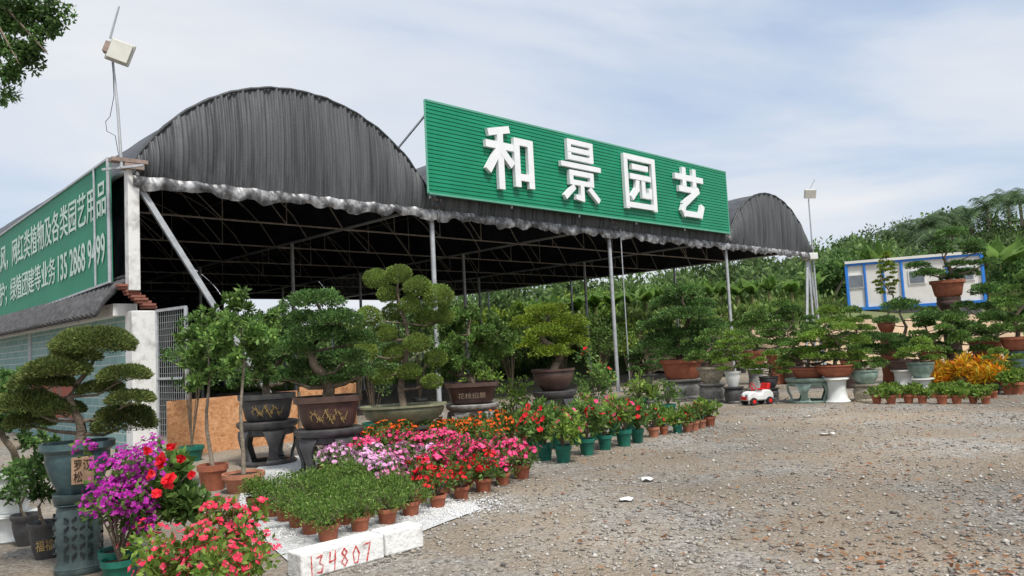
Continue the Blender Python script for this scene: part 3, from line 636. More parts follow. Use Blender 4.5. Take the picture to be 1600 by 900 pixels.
def bonsai(label,cx,gpy,pot,pads,leaf='dark',stand=None,hw=50,tr=None,lpx=4.6,dens=4.,sway=.12,asp=.45,bmat=None,cat='bonsai',name='potted_bonsai',group=None,low=-.35,clump=False,deco=None,Y=None,standw=None,tight=False):
    Y=Y or G(cx,gpy).y; k=Y/FP; top,bot,pw,st,pm=pot[:5]; mm=pot[5] if len(pot)>5 else 2; sy=pot[6] if len(pot)>6 else 1
    loc=P(cx,bot,Y)
    if stand is None or loc.z<.06: loc=Vector((loc.x,loc.y,0))
    th=thing(name,label,cat,loc,0,group)
    h=max(.08,P(cx,top,Y).z-loc.z); r=pw*k/2
    pang=-math.atan2(loc.x,loc.y)
    makepot(th,r,h,st,pm,mm,sy,pang)
    if deco:
        fn=Vector((-loc.x,-loc.y,0)).normalized(); rt=Vector((-fn.y,fn.x,0))
        deco(th,r,h,fn,rt)
    treemesh(th,Vector((0,0,h*.9)),pads_px(pads,Y,loc,hw),tr or max(.025,hw*k*.065),bmat or bark,L[leaf],lpx*k,dens,asp,sway,low=low,clump=clump,tight=tight)
    if stand and loc.z>.06:
        kd,sl_,sm_=stand[:3]; sw=(standw or pw*1.0)*k; bl=(loc.x,loc.y,0)
        if kd=='drum': drum(sl_,bl,sw,loc.z-.003,sm_,*(stand[3:]))
        else: {'stool':stool,'ped':pedestal}[kd](sl_,bl,sw,loc.z-.003,sm_)
    return th
def relief(mt):
    def f(th,r,h,fn,rt):
        g=MB(); rnd=random.Random(3); pv=None
        for q in range(22):
            x=(q-10.5)/10.5*.50*r; z=h*(.40+.12*math.sin(q*.9)); dd=r*.645
            p=fn*dd+rt*x+Zv*z
            if pv is not None: g.bar(pv,p,.010,.006)
            pv=p
            for a in range(3):
                g.bar(p,fn*dd+rt*(x+.06*r*rnd.uniform(-1,1.4))+Zv*(z+h*.13*rnd.uniform(-1,1)),.008*r/.3,.006)
        g.build('relief',mt,th)
    return f
def potchars(body,mt,w=.8,h=.5,zc=.42,dr=.88,panel=None,off=0):
    def f(th,r,hh_,fn,rt):
        hx_=hh_*h
        if panel is not None:
            g=MB(); g.box(fn*(r*dr)+rt*(off*r)+Zv*(hh_*zc),(r*w*1.25,.012,hx_*1.2),(rt,fn,Zv)); g.build('panel',panel,th,bevel=.004)
        text('characters',body,r*w,hx_,fn*(r*dr+.008)+rt*(off*r-r*w/2)+Zv*(hh_*zc-hx_/2),rt,Zv,mt,th,.003,0)
    return f
bonsai('large cloud pruned pine in a dark teal pot on the ceramic garden stool',122,893,(690,768,104,'urn',tealpot,3,.8),
  [(145,541,62,29),(104,580,48,21),(58,600,46,20),(200,588,38,17),(42,634,50,23),(185,664,46,30),(212,624,34,15),(92,642,34,16),(150,610,34,15),(28,664,36,19),(120,560,36,14)],'olive',
  ('drum','dark teal ceramic garden stool with openwork panels under the large pine',stooltl,stoolpn,None,3.2),hw=60,tr=.034,lpx=4.6,dens=7.5,sway=.10,asp=.4,standw=70,deco=potchars('罗汉\n松',soil,.46,.44,.47,dr=.735,panel=cream,off=.12),tight=True)
bonsai('dark green broad shrub behind the pine at the left edge',20,842,(735,800,70,'urn',whitec),
  [(20,620,50,30),(5,660,45,25),(40,690,38,20),(15,590,35,18)],'dark',('ped','round white ceramic pedestal at the left edge',whitec),hw=50,tr=.03,lpx=9,dens=2.5,cat='shrub',name='potted_shrub',clump=1,asp=.5)
bonsai('dark leafy shrub in a black pot marked with gold fortune characters',70,872,(815,872,48,'urn',blackpot),
  [(62,730,36,26),(80,705,24,20),(40,760,30,20),(72,775,28,16)],'dark',None,hw=35,tr=.012,lpx=13,dens=2.6,cat='shrub',name='potted_shrub',clump=1,asp=.35,deco=potchars('福福',gold,1.0,.30,.42,dr=.84))
bonsai('dark leafy shrub in a plain black pot at far left',40,852,(803,852,42,'urn',blackpot),
  [(30,735,30,22),(22,770,22,14)],'dark',None,hw=30,tr=.012,lpx=12,dens=2.6,cat='shrub',name='potted_shrub',clump=1,asp=.35)
def flowering(name,label,cat,base,h,r,pot,leaf,petal,nl,nf,lsz,fsz,asp=.5,shoots=0,group=None,K=16,up=.4,petals=5,fonly=.0,center=None,ext=1.35):
    th=thing(name,label,cat,base,0,group)
    if pot: makepot(th,pot[0],pot[1],'small',pot[2],seg=20)
    ph=pot[1] if pot else 0
    c=Vector(center) if center else Vector((0,0,ph*.9+h*.5)); g=MB()
    tips=[]
    for q in range(14):
        a=random.uniform(0,6.28); rr=r*random.uniform(.2,.85); e=c+Vector((rr*math.cos(a),rr*math.sin(a),random.uniform(-.1,.45)*h)); 
        b0=Vector((0,0,ph*.85)); md=b0.lerp(e,.5)+Vector((0,0,.05*h)); g.tube([b0,md,e],[.008,.006,.003],5); tips.append(e)
    for q in range(shoots):
        a=random.uniform(0,6.28); rr=r*random.uniform(.7,ext); e=c+Vector((rr*math.cos(a),rr*math.sin(a),h*random.uniform(.0,.62))); g.tube([c,(c+e)/2+Zv*.06,e],[.005,.004,.002],4); tips.append(e)
    g.build('stems',bark,th)
    cl,_=ell(c,(r,r,h*.5),K,-.8,.5)
    if shoots: cl=np.concatenate([cl,np.array([tuple(e) for e in tips[-shoots:]])])
    i=rng.integers(0,len(cl),nl); d=rdir(nl); pts=cl[i]+d*rng.uniform(.1,1.,(nl,1))*r*.38
    quads('foliage',leafV(pts,d+np.array([0,0,up]),lsz,asp),L[leaf],th)
    if nf:
        cl2=cl[cl[:,2]>c.z-h*.5*fonly-.05*h] if len(cl[cl[:,2]>c.z-.05*h])>3 else cl
        i=rng.integers(0,len(cl2),nf); d=rdir(nf); d[:,2]=np.abs(d[:,2]); pts=cl2[i]+d*rng.uniform(.7,1.15,(nf,1))*r*.42
        view=unit(d+np.array([0,-.3,.4])); quads('blossoms',blossomV(pts,view,fsz,petals),L[petal],th)
    return th
def on(px,Y): p=P(px,600,Y); return Vector((p.x,Y,0))
flowering('bougainvillea','coral pink bougainvillea spilling over the bottom edge of the view','bougainvillea',on(312,4.75),.38,.36,(.15,.16,greenp),'light','coral',2300,430,.055,.042,.5,9,K=20,petals=4,fonly=.8,center=(0,0,.26),ext=1.3)
flowering('bougainvillea','coral pink bougainvillea sprays just behind the front bougainvillea','bougainvillea',on(358,5.2),.28,.15,(.10,.12,greenp),'light','coral',480,150,.05,.042,.5,5,K=10,petals=4,fonly=.8,center=(0,0,.46))
flowering('bougainvillea','magenta purple bougainvillea beside the dark teal garden stool','bougainvillea',on(184,5.65),.62,.22,(.13,.18,greenp),'mid','magenta',1300,1450,.05,.038,.5,13,K=32,petals=4,fonly=1.,center=(.0,0,.57),ext=1.55)
hb=flowering('potted_hibiscus','bushy hibiscus with large double red blooms in a green pot, left foreground','hibiscus',G(188,902),.50,.25,(.15,.21,greenp),'mid',None,1900,0,.085,.1,.55,0,K=20,center=(.32,.10,.56))
for x,y,bs in [(252,722,.95),(264,750,1),(236,742,.6),(244,772,.6),(232,704,.6),(283,716,.6),(300,742,.5),(268,698,.6)]:
    c=np.array([tuple(P(x,y,5.0)-Vector(hb.location))])
    n0=np.array([[random.uniform(-.4,.4),-1,random.uniform(.1,.8)]])
    quads('bloom',np.concatenate([blossomV(c+rng.normal(0,.006,c.shape),n0+rng.normal(0,.45,c.shape),s*bs,5) for s in (.105,.10,.09,.08,.065,.05)]),L['red'],hb)
for (cx,gy,pw,ph,crown,lab) in [(333,765,46,40,[(325,530,34,30),(300,560,28,26),(350,560,30,24),(318,592,32,22),(330,500,26,20),(292,525,24,20)],'slim young tree with pale crown in a terracotta pot, left of the pair'),
        (381,768,64,30,[(378,500,38,30),(350,525,32,24),(410,525,34,28),(380,550,40,26),(402,575,32,20),(358,578,28,18),(370,472,24,20),(420,500,22,18)],'slim young tree with bushier crown in a wide terracotta bowl, right of the pair')]:
    bonsai(lab,cx,gy,(gy-ph,gy,pw,'small',terra2 if pw>50 else terra),crown,'mid',None,hw=30,tr=.022,lpx=9.5,dens=2.6,cat='young tree',name='potted_tree',clump=1.2,asp=.45,bmat=barkg,sway=.02)
bonsai('dark bonsai in a black pot with gold relief on the left black stool',418,724,(615,657,86,'bonsai',blackpot,3.5,.75),
  [(432,505,42,26),(410,535,40,24),(455,545,42,24),(425,570,44,24),(460,588,30,18),(395,590,34,18),(440,525,36,22)],'dark',('stool','left black carved stool with arched openings and round top',blackpot),hw=50,tr=.05,standw=92,deco=relief(gold),clump=1.1,dens=4)
bonsai('tall dark bonsai in a brown pot with gold blossoms on the right black stool',514,737,(618,668,104,'bonsai',brownpot,3.5,.75),
  [(500,474,44,18),(466,500,32,16),(532,503,40,18),(498,528,48,20),(556,532,30,17),(462,550,34,17),(542,562,36,18),(484,576,36,16),(566,584,24,13),(520,594,32,12),(452,590,24,12)],'dark',('stool','right black carved stool with arched openings and round top',blackpot),hw=60,tr=.07,standw=106,deco=relief(gold),dens=4.,lpx=4.6)
bonsai('tall cloud pruned tree with round light green balls in a long oval planter',632,700,(632,664,134,'bowl',goldpot,2.4,.6),
  [(585,434,20,15),(624,429,20,14),(655,449,21,15),(607,460,17,13),(686,464,23,18),(579,495,19,15),(611,487,17,13),(641,477,17,13),(603,521,19,13),(665,497,18,14),(694,494,17,13),(574,548,18,14),(615,552,19,14),(654,536,20,14),(680,560,18,13),(596,588,20,12),(640,580,20,12),(676,596,17,11),(560,520,12,10)],'ball',
  ('stool','dark low stand under the long oval planter',blackpot),hw=36,tr=.05,lpx=2.9,dens=5.5,low=-.95,bmat=bark,sway=.05,standw=118,tight=True)
bonsai('broad leafy bonsai in a square brown pot engraved with characters',738,686,(597,630,84,'bonsai',brownpot,5,.9),
  [(735,498,40,20),(698,516,32,18),(776,516,34,19),(738,530,44,20),(704,550,34,17),(782,548,32,17),(742,566,38,17),(690,574,22,13),(798,530,18,12)],'mid',('stool','dark stone stand under the square brown pot',stonec),hw=60,tr=.06,standw=82,deco=potchars('花枝招展',dimgold,1.0,.26,.42,dr=.79),dens=4.2,clump=1.5)
bonsai('yellow green rounded bonsai in a dark pot behind the flowers',866,672,(576,610,68,'bowl',brownpot),
  [(855,488,34,15),(824,506,26,14),(888,506,28,15),(856,522,36,15),(894,535,24,13),(818,540,24,13),(858,552,32,13),(906,520,14,9)],'yellow',('stool','dark stand under the yellow green rounded bonsai',blackpot),hw=45,tr=.07,lpx=4.,sway=.2,dens=4.4)
bonsai('grey green conifer bonsai with flat spreading tiers behind the shed post',1066,622,(561,592,66,'bonsai',terra,2.5,.8),
  [(1066,458,30,13),(1044,474,26,11),(1092,478,28,12),(1064,494,42,13),(1026,510,28,12),(1104,512,30,12),(1064,526,48,13),(1030,540,32,12),(1100,542,30,12),(1062,552,38,10)],'dark',('drum','dark pot stand beneath the tiered conifer',stonec),hw=50,tr=.085,lpx=4,dens=4.4)
RG=[
(1112,627,515,570,36,573,599,44,'urn',beigep,'mid','drum','leafy bonsai in a tan pot with brown figures','carved grey drum with square motifs, left of the toy car',stonec,44),
(1146,630,518,578,26,580,604,26,'urn',whitec,'light','drum','pale leafed shrub in a small white pot left of the toy car','black urn stand beneath the small white pot',blackpot,32),
(1180,610,488,546,44,548,574,36,'bonsai',terra,'mid','ped','spreading bonsai in a red brown pot behind the toy car','grey pedestal behind the toy car',stonec,30),
(1202,624,548,588,28,588,606,30,'bowl',blackpot,'light','drum','small bright shrub in a black bowl right behind the toy car','low black pot stand right of the toy car',blackpot,30),
(1264,628,512,572,46,574,590,54,'bonsai',terra,'mid','stool','wide low bonsai in a shallow orange pot on a grey table stand','grey stone table stand under the shallow orange pot',celadon,72),
(1240,600,478,520,36,545,565,40,'bonsai',brownpot,'dark','drum','tiered bonsai behind the shallow orange pot bonsai','brown drum in the back row near the soil bank',brownpot,36),
(1306,629,478,568,42,570,589,60,'bowl',terra,'light','ped','tall pine bonsai in a wide orange bowl on a white flared pedestal','white flared pedestal under the wide orange bowl',whitec,38),
(1352,627,545,580,30,578,600,42,'bowl',celadon,'mid','drum','low bonsai in a celadon bowl right of the white flared pedestal','beige patterned drum under the celadon bowl',beigep,40),
(1410,604,468,560,58,562,577,52,'bonsai',brownpot,'dark','ped','large dark tiered bonsai above two white pedestals','white pedestal under the large dark tiered bonsai',whitec,34),
(1440,617,528,562,32,566,590,40,'bowl',celadon,'light','ped','low bonsai in a grey green glazed bowl beside the crotons','white stand under the grey green bowl',whitec,34),
(1386,600,394,460,14,500,520,30,'urn',terra,'yellow','drum','tall thin yellow green tree in front of the white cabin','terracotta drum hidden behind the dark tiered bonsai',terra,26),
(1482,598,358,436,48,438,464,50,'bonsai',terra,'dark','ped','high tiered bonsai in a red brown pot raised above its neighbours','tall brown column lifting the highest bonsai',brownpot,34),
(1542,598,444,528,54,531,562,50,'urn',terra,'dark','drum','bushy dark bonsai in a big terracotta urn near the right edge','dark drum under the big terracotta urn',stonec,44),
(1592,600,425,522,44,526,548,52,'bonsai',terra,'mid','drum','bonsai in a terracotta pot cut by the right edge','blue grey drum under the rightmost bonsai',tealpot,46),
(1500,604,492,556,40,560,578,40,'bowl',blackpot,'mid','ped','mid green bonsai behind the orange crotons','white pedestal behind the orange crotons',whitec,30),
(1330,606,480,545,32,552,570,40,'bonsai',terra,'mid','drum','mid green bonsai in the back row right of the tall pine','brown drum in the back row right of the tall pine',brownpot,34),
(1215,600,470,530,32,552,572,36,'bonsai',terra,'mid','drum','small bonsai in the back row behind the black bowl','terracotta drum in the back row behind the black bowl',terra,32),
(1090,600,520,560,30,566,584,34,'urn',brownpot,'mid','drum','small round bonsai beside the tiered conifer','brown drum beside the tiered conifer',brownpot,30),
(1010,612,535,580,26,584,602,30,'urn',blackpot,'dark','drum','small dark bonsai left of the tiered conifer','black drum left of the tiered conifer',blackpot,28),
(1570,612,545,585,30,586,600,30,'bowl',blackpot,'light','drum','pale green shrub in a black bowl at the right end of the crotons','low drum at the right end of the crotons',stonec,28),
(1455,602,480,540,30,548,568,34,'bonsai',terra,'mid','drum','bonsai in the back row between the two largest dark ones','grey drum in the back row between the two largest bonsai',stonec,32),
]
for (cx,gp,ft,fb,hw,ptp,pbt,pw,st,pm,lf,sk,lab,slab,smt,sw) in RG:
    bonsai(lab,cx,gp,(ptp,pbt,pw,st,pm,3 if st=='bonsai' else 2,.8),autopads(cx,ft,fb,hw),lf,(sk,slab,smt),hw=hw,lpx=3.6,dens=4.,standw=sw,sway=.15)
# --- small pots
def ptproto(petal,leaf,hgt,r,pr,ph,pm,nl,nf,lsz,fsz,K=12,asp=.45,name='potted_flower',cat='potted flower',petals=5):
    return flowering(name,'x',cat,(0,0,-50),hgt,r,(pr,ph,pm),leaf,petal,nl,nf,lsz,fsz,asp,K=K,petals=petals,fonly=.2)
def scatter(protos,pts,labels,group,sc_=(.86,1.12)):
    for i,(p,lab) in enumerate(zip(pts,labels)):
        pr=random.choice(protos) if not isinstance(protos[0],tuple) else protos[i][0]
        s=random.uniform(*sc_)
        dup(pr,(p.x+random.uniform(-.03,.03),p.y+random.uniform(-.03,.03),0),random.uniform(0,6.28),lab,s,group)
ALL=[]
gp=[ptproto(None,'shrubby',.19,.19,.10,.15,terra,1500,0,.028,0,24,.4,'potted_seedling','potted plant') for _ in range(3)]; ALL+=gp
A=G(515,845);B=G(645,807);Cc=G(405,800); pts=[];labs=[]
for j in range(6):
    for i in range(4 if j<4 else 5):
        pts.append(A+(B-A)*(i/3)+(Cc-A)*(j/5)); labs.append(f'small green bushy plant, {"front row" if j==0 else ORD[j]+" row back"}, {ORD[i]} terracotta pot from the left')
scatter(gp,pts,labs,'small green bushy plants in terracotta pots')
pk={k:[ptproto(k,'mid',.25,.19,.10,.15,terra,420,n,.055,.058,16) for _ in range(3)] for k,n in (('hot',85),('pink',105),('lilac',95),('red',60))}
for q in pk.values(): ALL+=q
A=G(682,794);B=G(815,747);Cc=G(505,742); pr=[];pts=[];labs=[]
for j in range(9):
    for i in range(5):
        if j>=7 and i>2: continue
        col='red' if (j==0 and i<3) or (j==1 and i<1) else ('hot' if i>=3 or j<2 or random.random()<.12 else ('lilac' if (j>=5 and i<2) or random.random()<.25 else 'pink'))
        pts.append(A+(B-A)*(i/4)+(Cc-A)*(j/8)); pr.append((random.choice(pk[col]),))
        cn={'red':'red','hot':'hot pink','lilac':'pale lilac','pink':'pink'}[col]
        labs.append(f'{cn} bedding flower in terracotta pot, {"front row" if j==0 else ORD[j]+" row back"}, {ORD[i]} from left')
scatter(pr,pts,labs,'pink and red bedding flowers in terracotta pots')
og=[ptproto('orange','mid',.28,.21,.10,.15,terra,520,48,.06,.058,14) for _ in range(3)]; ALL+=og
pts=[];labs=[]
A=G(572,722);B=G(690,694);D_=(v*.38)
for j in range(2):
    for i in range(6): pts.append(A+(B-A)*(i/5)+D_*j); labs.append(f'orange flowers below the oval planter, {"front" if j==0 else "back"} row, {ORD[i]} from the left')
scatter(og,pts,labs,'orange flowers below the oval planter')
pts=[];labs=[]
A=G(738,712);B=G(822,690)
for j in range(3):
    for i in range(4): pts.append(A+(B-A)*(i/3)+D_*j); labs.append(f'orange red plant left of the green pots, {"front" if j==0 else ORD[j]+" back"} row, {ORD[i]} from left')
scatter(og,pts,labs,'orange red flowers left of the green pots')
hg=[ptproto('red','mid',.50,.25,.125,.24,greenp,520,10,.085,.10,18,.5,'potted_hibiscus','hibiscus') for _ in range(2)]+[ptproto('hot','light',.46,.25,.125,.24,greenp,520,12,.085,.085,18,.5,'potted_hibiscus','hibiscus')]; ALL+=hg
pts=[G(x,y) for x,y in [(830,712),(855,719),(880,722),(916,711),(946,703),(973,697),(997,691),(842,698),(872,700),(903,694),(935,687),(962,681),(985,677)]]
labs=[f'red hibiscus in dark green pot, {ORD[i]} from the left in the front row' if i<7 else f'red hibiscus in dark green pot, {ORD[i-7]} from the left in the back row' for i in range(13)]
scatter(hg,pts,labs,'red hibiscus in dark green pots')
lg=[ptproto(None,'light',.2,.16,.09,.15,pm,260,0,.07,0,10,.5,'potted_seedling','potted plant') for pm in (terra,greenp,terra2)]+[ptproto('red','mid',.26,.16,.09,.15,terra2,260,14,.07,.06,10)]; ALL+=lg
pts=[G(x,y) for x,y in [(1020,683),(1038,679),(1060,677),(1073,675),(1086,673),(1099,669),(1110,666),(1030,668),(1050,664),(1076,661),(1096,657)]]
labs=[f'low leafy plant ending the flower row, {ORD[i%7]} from the left {"in front" if i<7 else "behind"}' for i in range(11)]
scatter(lg,pts,labs,'low leafy plants at the end of the flower row')
lr=[ptproto(None,'light',.15,.15,.10,.17,terra,200,0,.08,0,9,.5,'potted_seedling','potted plant') for _ in range(2)]; ALL+=lr
pts=[G(x,631+random.uniform(-1,1)) for x in (1373,1392,1420,1442,1472,1496,1519,1537)]+[G(x,622) for x in (1382,1404,1430,1457,1484,1508,1530,1550)]
labs=[f'small plant in terracotta pot, {ORD[i%8]} from left in the {"front" if i<8 else "back"} row below the crotons' for i in range(16)]
scatter(lr,pts,labs,'small terracotta pots below the crotons')
cr=[ptproto(None,'croton',.42,.24,.12,.2,blackpot,330,0,.16,0,10,.24,'potted_croton','croton') for _ in range(3)]; ALL+=cr
pts=[G(x,615) for x in (1462,1486,1510,1534,1556)]+[G(x,607) for x in (1470,1494,1518,1540,1562)]
labs=[f'orange and yellow leaved croton, {ORD[i%5]} from the left in the {"front" if i<5 else "back"} row' for i in range(10)]
scatter(cr,pts,labs,'orange and yellow leaved crotons')
pts=[G(x,616) for x in (1576,1592)]+[G(1584,606),G(1600,610)]
scatter([lr[0]],pts,[f'leafy plant right of the crotons, {ORD[i]} from the left' for i in range(4)],'leafy plants right of the crotons',(1.3,1.6))
def bush(label,cx,gp_,ft,fb,hw,leaf,petal=None,nf=0,lpx=6,fsz=.1,Y=None,nm='potted_shrub',cat='shrub',pm=greenp,d=2.):
    p=G(cx,gp_) if Y is None else Vector((P(cx,gp_,Y).x,Y,0)); k=p.y/FP; c=P(cx,(ft+fb)/2,p.y)-p; r=hw*k; h=abs(fb-ft)*k
    return flowering(nm,label,cat,p,h,r,(min(.22,r*.55),.24,pm),leaf,petal,int(d*PI*hw*abs(fb-ft)/2/(.25*lpx*lpx)),nf,lpx*k,fsz,.5,K=22,center=c)
bush('tall leafy shrub with a few red flowers left of the thin shed post',930,662,555,650,34,'mid','red',9)
bush('bright green shrub below the yellow green bonsai',805,668,600,650,36,'light')
bush('fresh green shrub in front of the square brown pot',756,668,572,605,28,'light')
bush('light green shrub below the dark potted bonsai, right side',868,664,615,655,34,'light')
bush('grey green shrub beside the thin shed post',1000,640,588,628,26,'light')
bush('leafy shrub under the tiered conifer',1045,650,600,640,22,'mid')
bush('dense green bush behind the slim young trees',300,720,500,610,34,'dark',Y=12.4)
bush('dark bush right behind the black stools',585,700,540,620,34,'dark',Y=15)
for i,(x,y,hw,Y) in enumerate([(470,540,30,19),(560,520,30,20),(655,505,34,22),(720,500,34,24),(800,520,36,24),(880,505,30,27),(940,520,36,25),(985,530,30,27),(1020,520,24,30),(1130,525,32,30),(1160,515,30,32)]):
    bush(f'shaded potted shrub inside the shed, {ORD[i]} from the left',x,590,y-28,y+38,hw,['mid','light'][i%2],Y=Y,pm=blackpot,lpx=5)
th=thing('agave_plant','spiky grey green agave near the thin shed post','agave',G(1022,640)); Vs=[]
for q in range(34):
    a=random.uniform(0,6.28); el=random.uniform(.4,1.3); d=Vector((math.cos(a)*math.cos(el),math.sin(a)*math.cos(el),math.sin(el))); s=Vector((-math.sin(a),math.cos(a),0)); b1=Zv*.2; l=random.uniform(.35,.55)
    Vs.append([b1-s*.025,b1+d*l*.5-s*.03,b1+d*l,b1+d*l*.5+s*.03])
quads('leaves',np.array([[tuple(x) for x in q] for q in Vs]),L['light'],th); makepot(th,.16,.22,'small',stonec)
# ------------------------------------------------------------ toy car
tcp=G(1184,632); car=thing('toy_car','white ride-on toy car with red trim parked on the gravel','toy car',tcp,rad(200))
def prism(prof,w,name,mt,bev=.02):
    g=MB(); n=len(prof); g.add([(x,-w/2,z) for x,z in prof]+[(x,w/2,z) for x,z in prof],[tuple(range(n)),tuple(range(2*n-1,n-1,-1))]+[(i,i+n,(i+1)%n+n,(i+1)%n) for i in range(n)]); return g.build(name,mt,car,bevel=bev)
prism([(-.33,.10),(-.34,.24),(-.26,.32),(-.08,.33),(-.02,.24),(.08,.24),(.14,.31),(.28,.28),(.35,.20),(.35,.10)],.30,'body',white_paint,.03)
prism([(-.26,.32),(-.30,.46),(-.22,.47),(-.17,.33)],.26,'backrest',redp)
prism([(-.17,.325),(-.17,.35),(-.07,.35),(-.05,.33)],.2,'seat',redp,.008)
prism([(.355,.12),(.37,.13),(.37,.19),(.355,.2)],.2,'bumper',redp,.004)
g=MB(); pth=[Vector((.10+.03*math.cos(a),.09*math.sin(a),.40+.07*math.cos(a))) for a in [2*PI*i/14 for i in range(15)]]; g.tube(pth,.012,6); g.tube([(.14,0,.30),(.10,0,.40)],.012,6); g.build('steering_wheel',redp,car)
for sx in (-.21,.22):
    for sy in (-1,1):
        g=MB(); g.tube([(sx,sy*.13,.085),(sx,sy*.185,.085)],.085,18); wo=g.build('wheel',blackp,car,smooth=True)
        g=MB(); g.tube([(sx,sy*.186,.085),(sx,sy*.192,.085)],.045,12); g.build('hubcap',redp,wo)
for sy in (-1,1):
    g=MB(); g.tube([(.335,sy*.09,.22),(.362,sy*.09,.215)],.028,10); g.build('headlight',glass,car)
# ------------------------------------------------------------ cabin
ca=P(1327,480,41); cb_=P(1540,470,38.5); zb=2.62; ca=Vector((ca.x,41,zb)); cb_=Vector((cb_.x,38.5,zb)); e=(cb_-ca); ln=e.length; e.normalize(); nn=Vector((-e.y,e.x,0))
if nn.y<0: nn=-nn
hs=thing('site_cabin','white prefabricated cabin with blue frame on the bank','cabin',ca)
cabw=mat('cabin_panel',(.76,.75,.70),(.66,.65,.61),.6,1.5)
g=MB(); g.box(e*(ln/2)+nn*1.3+Zv*1.25,(ln-.1,2.5,2.4),(e,nn,Zv)); g.build('wall',cabw,hs)
g=MB(); g.box(e*(ln/2)+nn*1.3+Zv*2.52,(ln+.1,2.8,.14),(e,nn,Zv)); g.build('roof',cabw,hs)
g=MB(); g.box(e*(ln/2)+nn*1.3-Zv*.5,(ln-.3,2.3,1.0),(e,nn,Zv)); g.build('plinth',stonec,hs)
for z in (.02,2.42):
    g=MB(); g.bar(Zv*z-nn*0,e*ln+Zv*z,.12,.16); g.build('frame_beam',blue,hs)
for q in (0,.14,.28,.42,.75,1):
    g=MB(); g.bar(e*(ln*q)+Zv*.1-nn*.005,e*(ln*q)+Zv*2.36-nn*.005,.08,.10 if 0<q<1 else .14); g.build('frame_post',blue,hs)
for q in (.07,.53,.88):
    g=MB(); g.box(e*(ln*q)+Zv*1.5+nn*.03,(.8,.06,.75),(e,nn,Zv)); wf=g.build('window',white_paint,hs); g=MB(); g.box(e*(ln*q)+Zv*1.5-nn*.005,(.66,.03,.61),(e,nn,Zv)); g.build('pane',glass,wf)
# ------------------------------------------------------------ background vegetation
Vs=[]
N=380
for i in range(N):
    Y=54+60*random.random()**.8; X=Y*random.uniform(-.5,.85)
    z=hh(X,Y); h=random.uniform(2.4,5.5); r=random.uniform(1.6,3.4)
    pts,nr=clumpy((X,Y,z+h*.6),(r,r,h*.55),340,14,r*.42); Vs.append(leafV(pts,nr+np.array([0,-.1,.4]),.50,.5))
tag(quads('distant_wood',np.concatenate(Vs),L['hill']),'dense green wood covering the hillside','wood',kind='stuff')
n=30000; Y=38.5+20*rng.random(n)**1.3; X=Y*rng.uniform(-.4,.8,n); z=np.array([hh(a,b_) for a,b_ in zip(X,Y)])
cl=np.sin(X*1.7+np.sin(Y*1.1)*2)*np.sin(Y*1.3+X*.4)
z+=rng.random(n)*.9*(cl>0.1)*(Y>44)
keep=~((X>ca.x-.5)&(X<cb_.x+.5)&(Y<44.5))
tag(quads('bank_undergrowth',leafV(np.stack([X,Y,z],1)[keep],np.tile([[0,-.2,1.]],(int(keep.sum()),1)),.5,.32,.9),L['under']),'rough green undergrowth on the bank','undergrowth',kind='stuff')
def bgtree(label,px,Y,top,r,leaf,group=None):
    b=P(px,500,Y); z=hh(b.x,Y) if Y>36 else 0; th=thing('broadleaf_tree',label,'tree',(b.x,Y,z),0,group); t=P(px,top,Y).z-z
    r=min(r,t*.5)
    pads=[(Vector((random.uniform(-.6,.6)*r,random.uniform(-.5,.5)*r,t-r*.6-random.random()*t*.4)),(r*.55,r*.55,r*.45)) for _ in range(7)]
    treemesh(th,Vector((0,0,0)),pads,.14,barkg,L[leaf],.26,2.4,.5,.04,clump=1.4)
for i,(px,Y,top,r,lf,lab) in enumerate([(1300,50,392,2.8,'dark','rounded green tree right of the shed end'),(1250,52,430,2.2,'mid','green tree seen under the right eave'),(1345,56,376,2.8,'dark','tree behind the left end of the cabin'),
    (880,50,450,2.,'yellow','yellow green tree seen through the back of the shed'),(940,52,446,2.2,'light','light green tree left of the thin post, beyond the shed'),(1020,50,452,2.2,'mid','green tree beyond the shed right of the thin post'),
    (1150,50,440,2.4,'mid','green tree beyond the shed near the fourth post'),(820,54,462,2.,'light','pale tree at the far back opening of the shed'),(1590,46,400,2.6,'dark','green tree at the right edge behind the bonsai'),(1560,62,350,3,'hill','hill tree above the right end of the cabin'),(1440,60,368,2.8,'dark','dark tree directly behind the middle of the cabin'),(760,58,470,2.,'yellow','small yellowish tree deep behind the shed'),(700,60,474,2.2,'light','pale tree farthest left beyond the shed back')]):
    bgtree(lab,px,Y,top,r,lf)
bstem=mat('banana_stem',(.24,.27,.10),(.15,.13,.05),.7)
def banana(label,loc,h,rot=0,group='banana plants'):
    th=thing('banana_plant',label,'banana plant',loc,rot,group)
    g=MB(); g.tube([(0,0,0),(.03,0,h*.3),(0,.03,h*.52)],[.14,.12,.08],8); g.build('stem',bstem,th)
    for q in range(10):
        a=q*2.4; el=random.uniform(.85,1.42); d=Vector((math.cos(a),math.sin(a),0)); s=Vector((-math.sin(a),math.cos(a),0)); l=h*random.uniform(.5,.66); V=[];prev=None
        for k in range(8):
            f=k/7; x=l*f*math.cos(el)*(1+.5*f); z=h*.5+l*(f*math.sin(el)-.42*f*f*(1.5-el*.7)); wd=.34*math.sin(min(1,f*1.1+.12)*PI*.97)+.015
            c=d*x+Zv*z; cur=(c-s*wd-Zv*.30*wd,c,c+s*wd-Zv*.30*wd)
            if prev: V.append([tuple(prev[0]),tuple(prev[1]),tuple(cur[1]),tuple(cur[0])]); V.append([tuple(prev[1]),tuple(prev[2]),tuple(cur[2]),tuple(cur[1])])
            prev=cur
        quads('leaf',np.array(V),L['banana'],th)
    return th
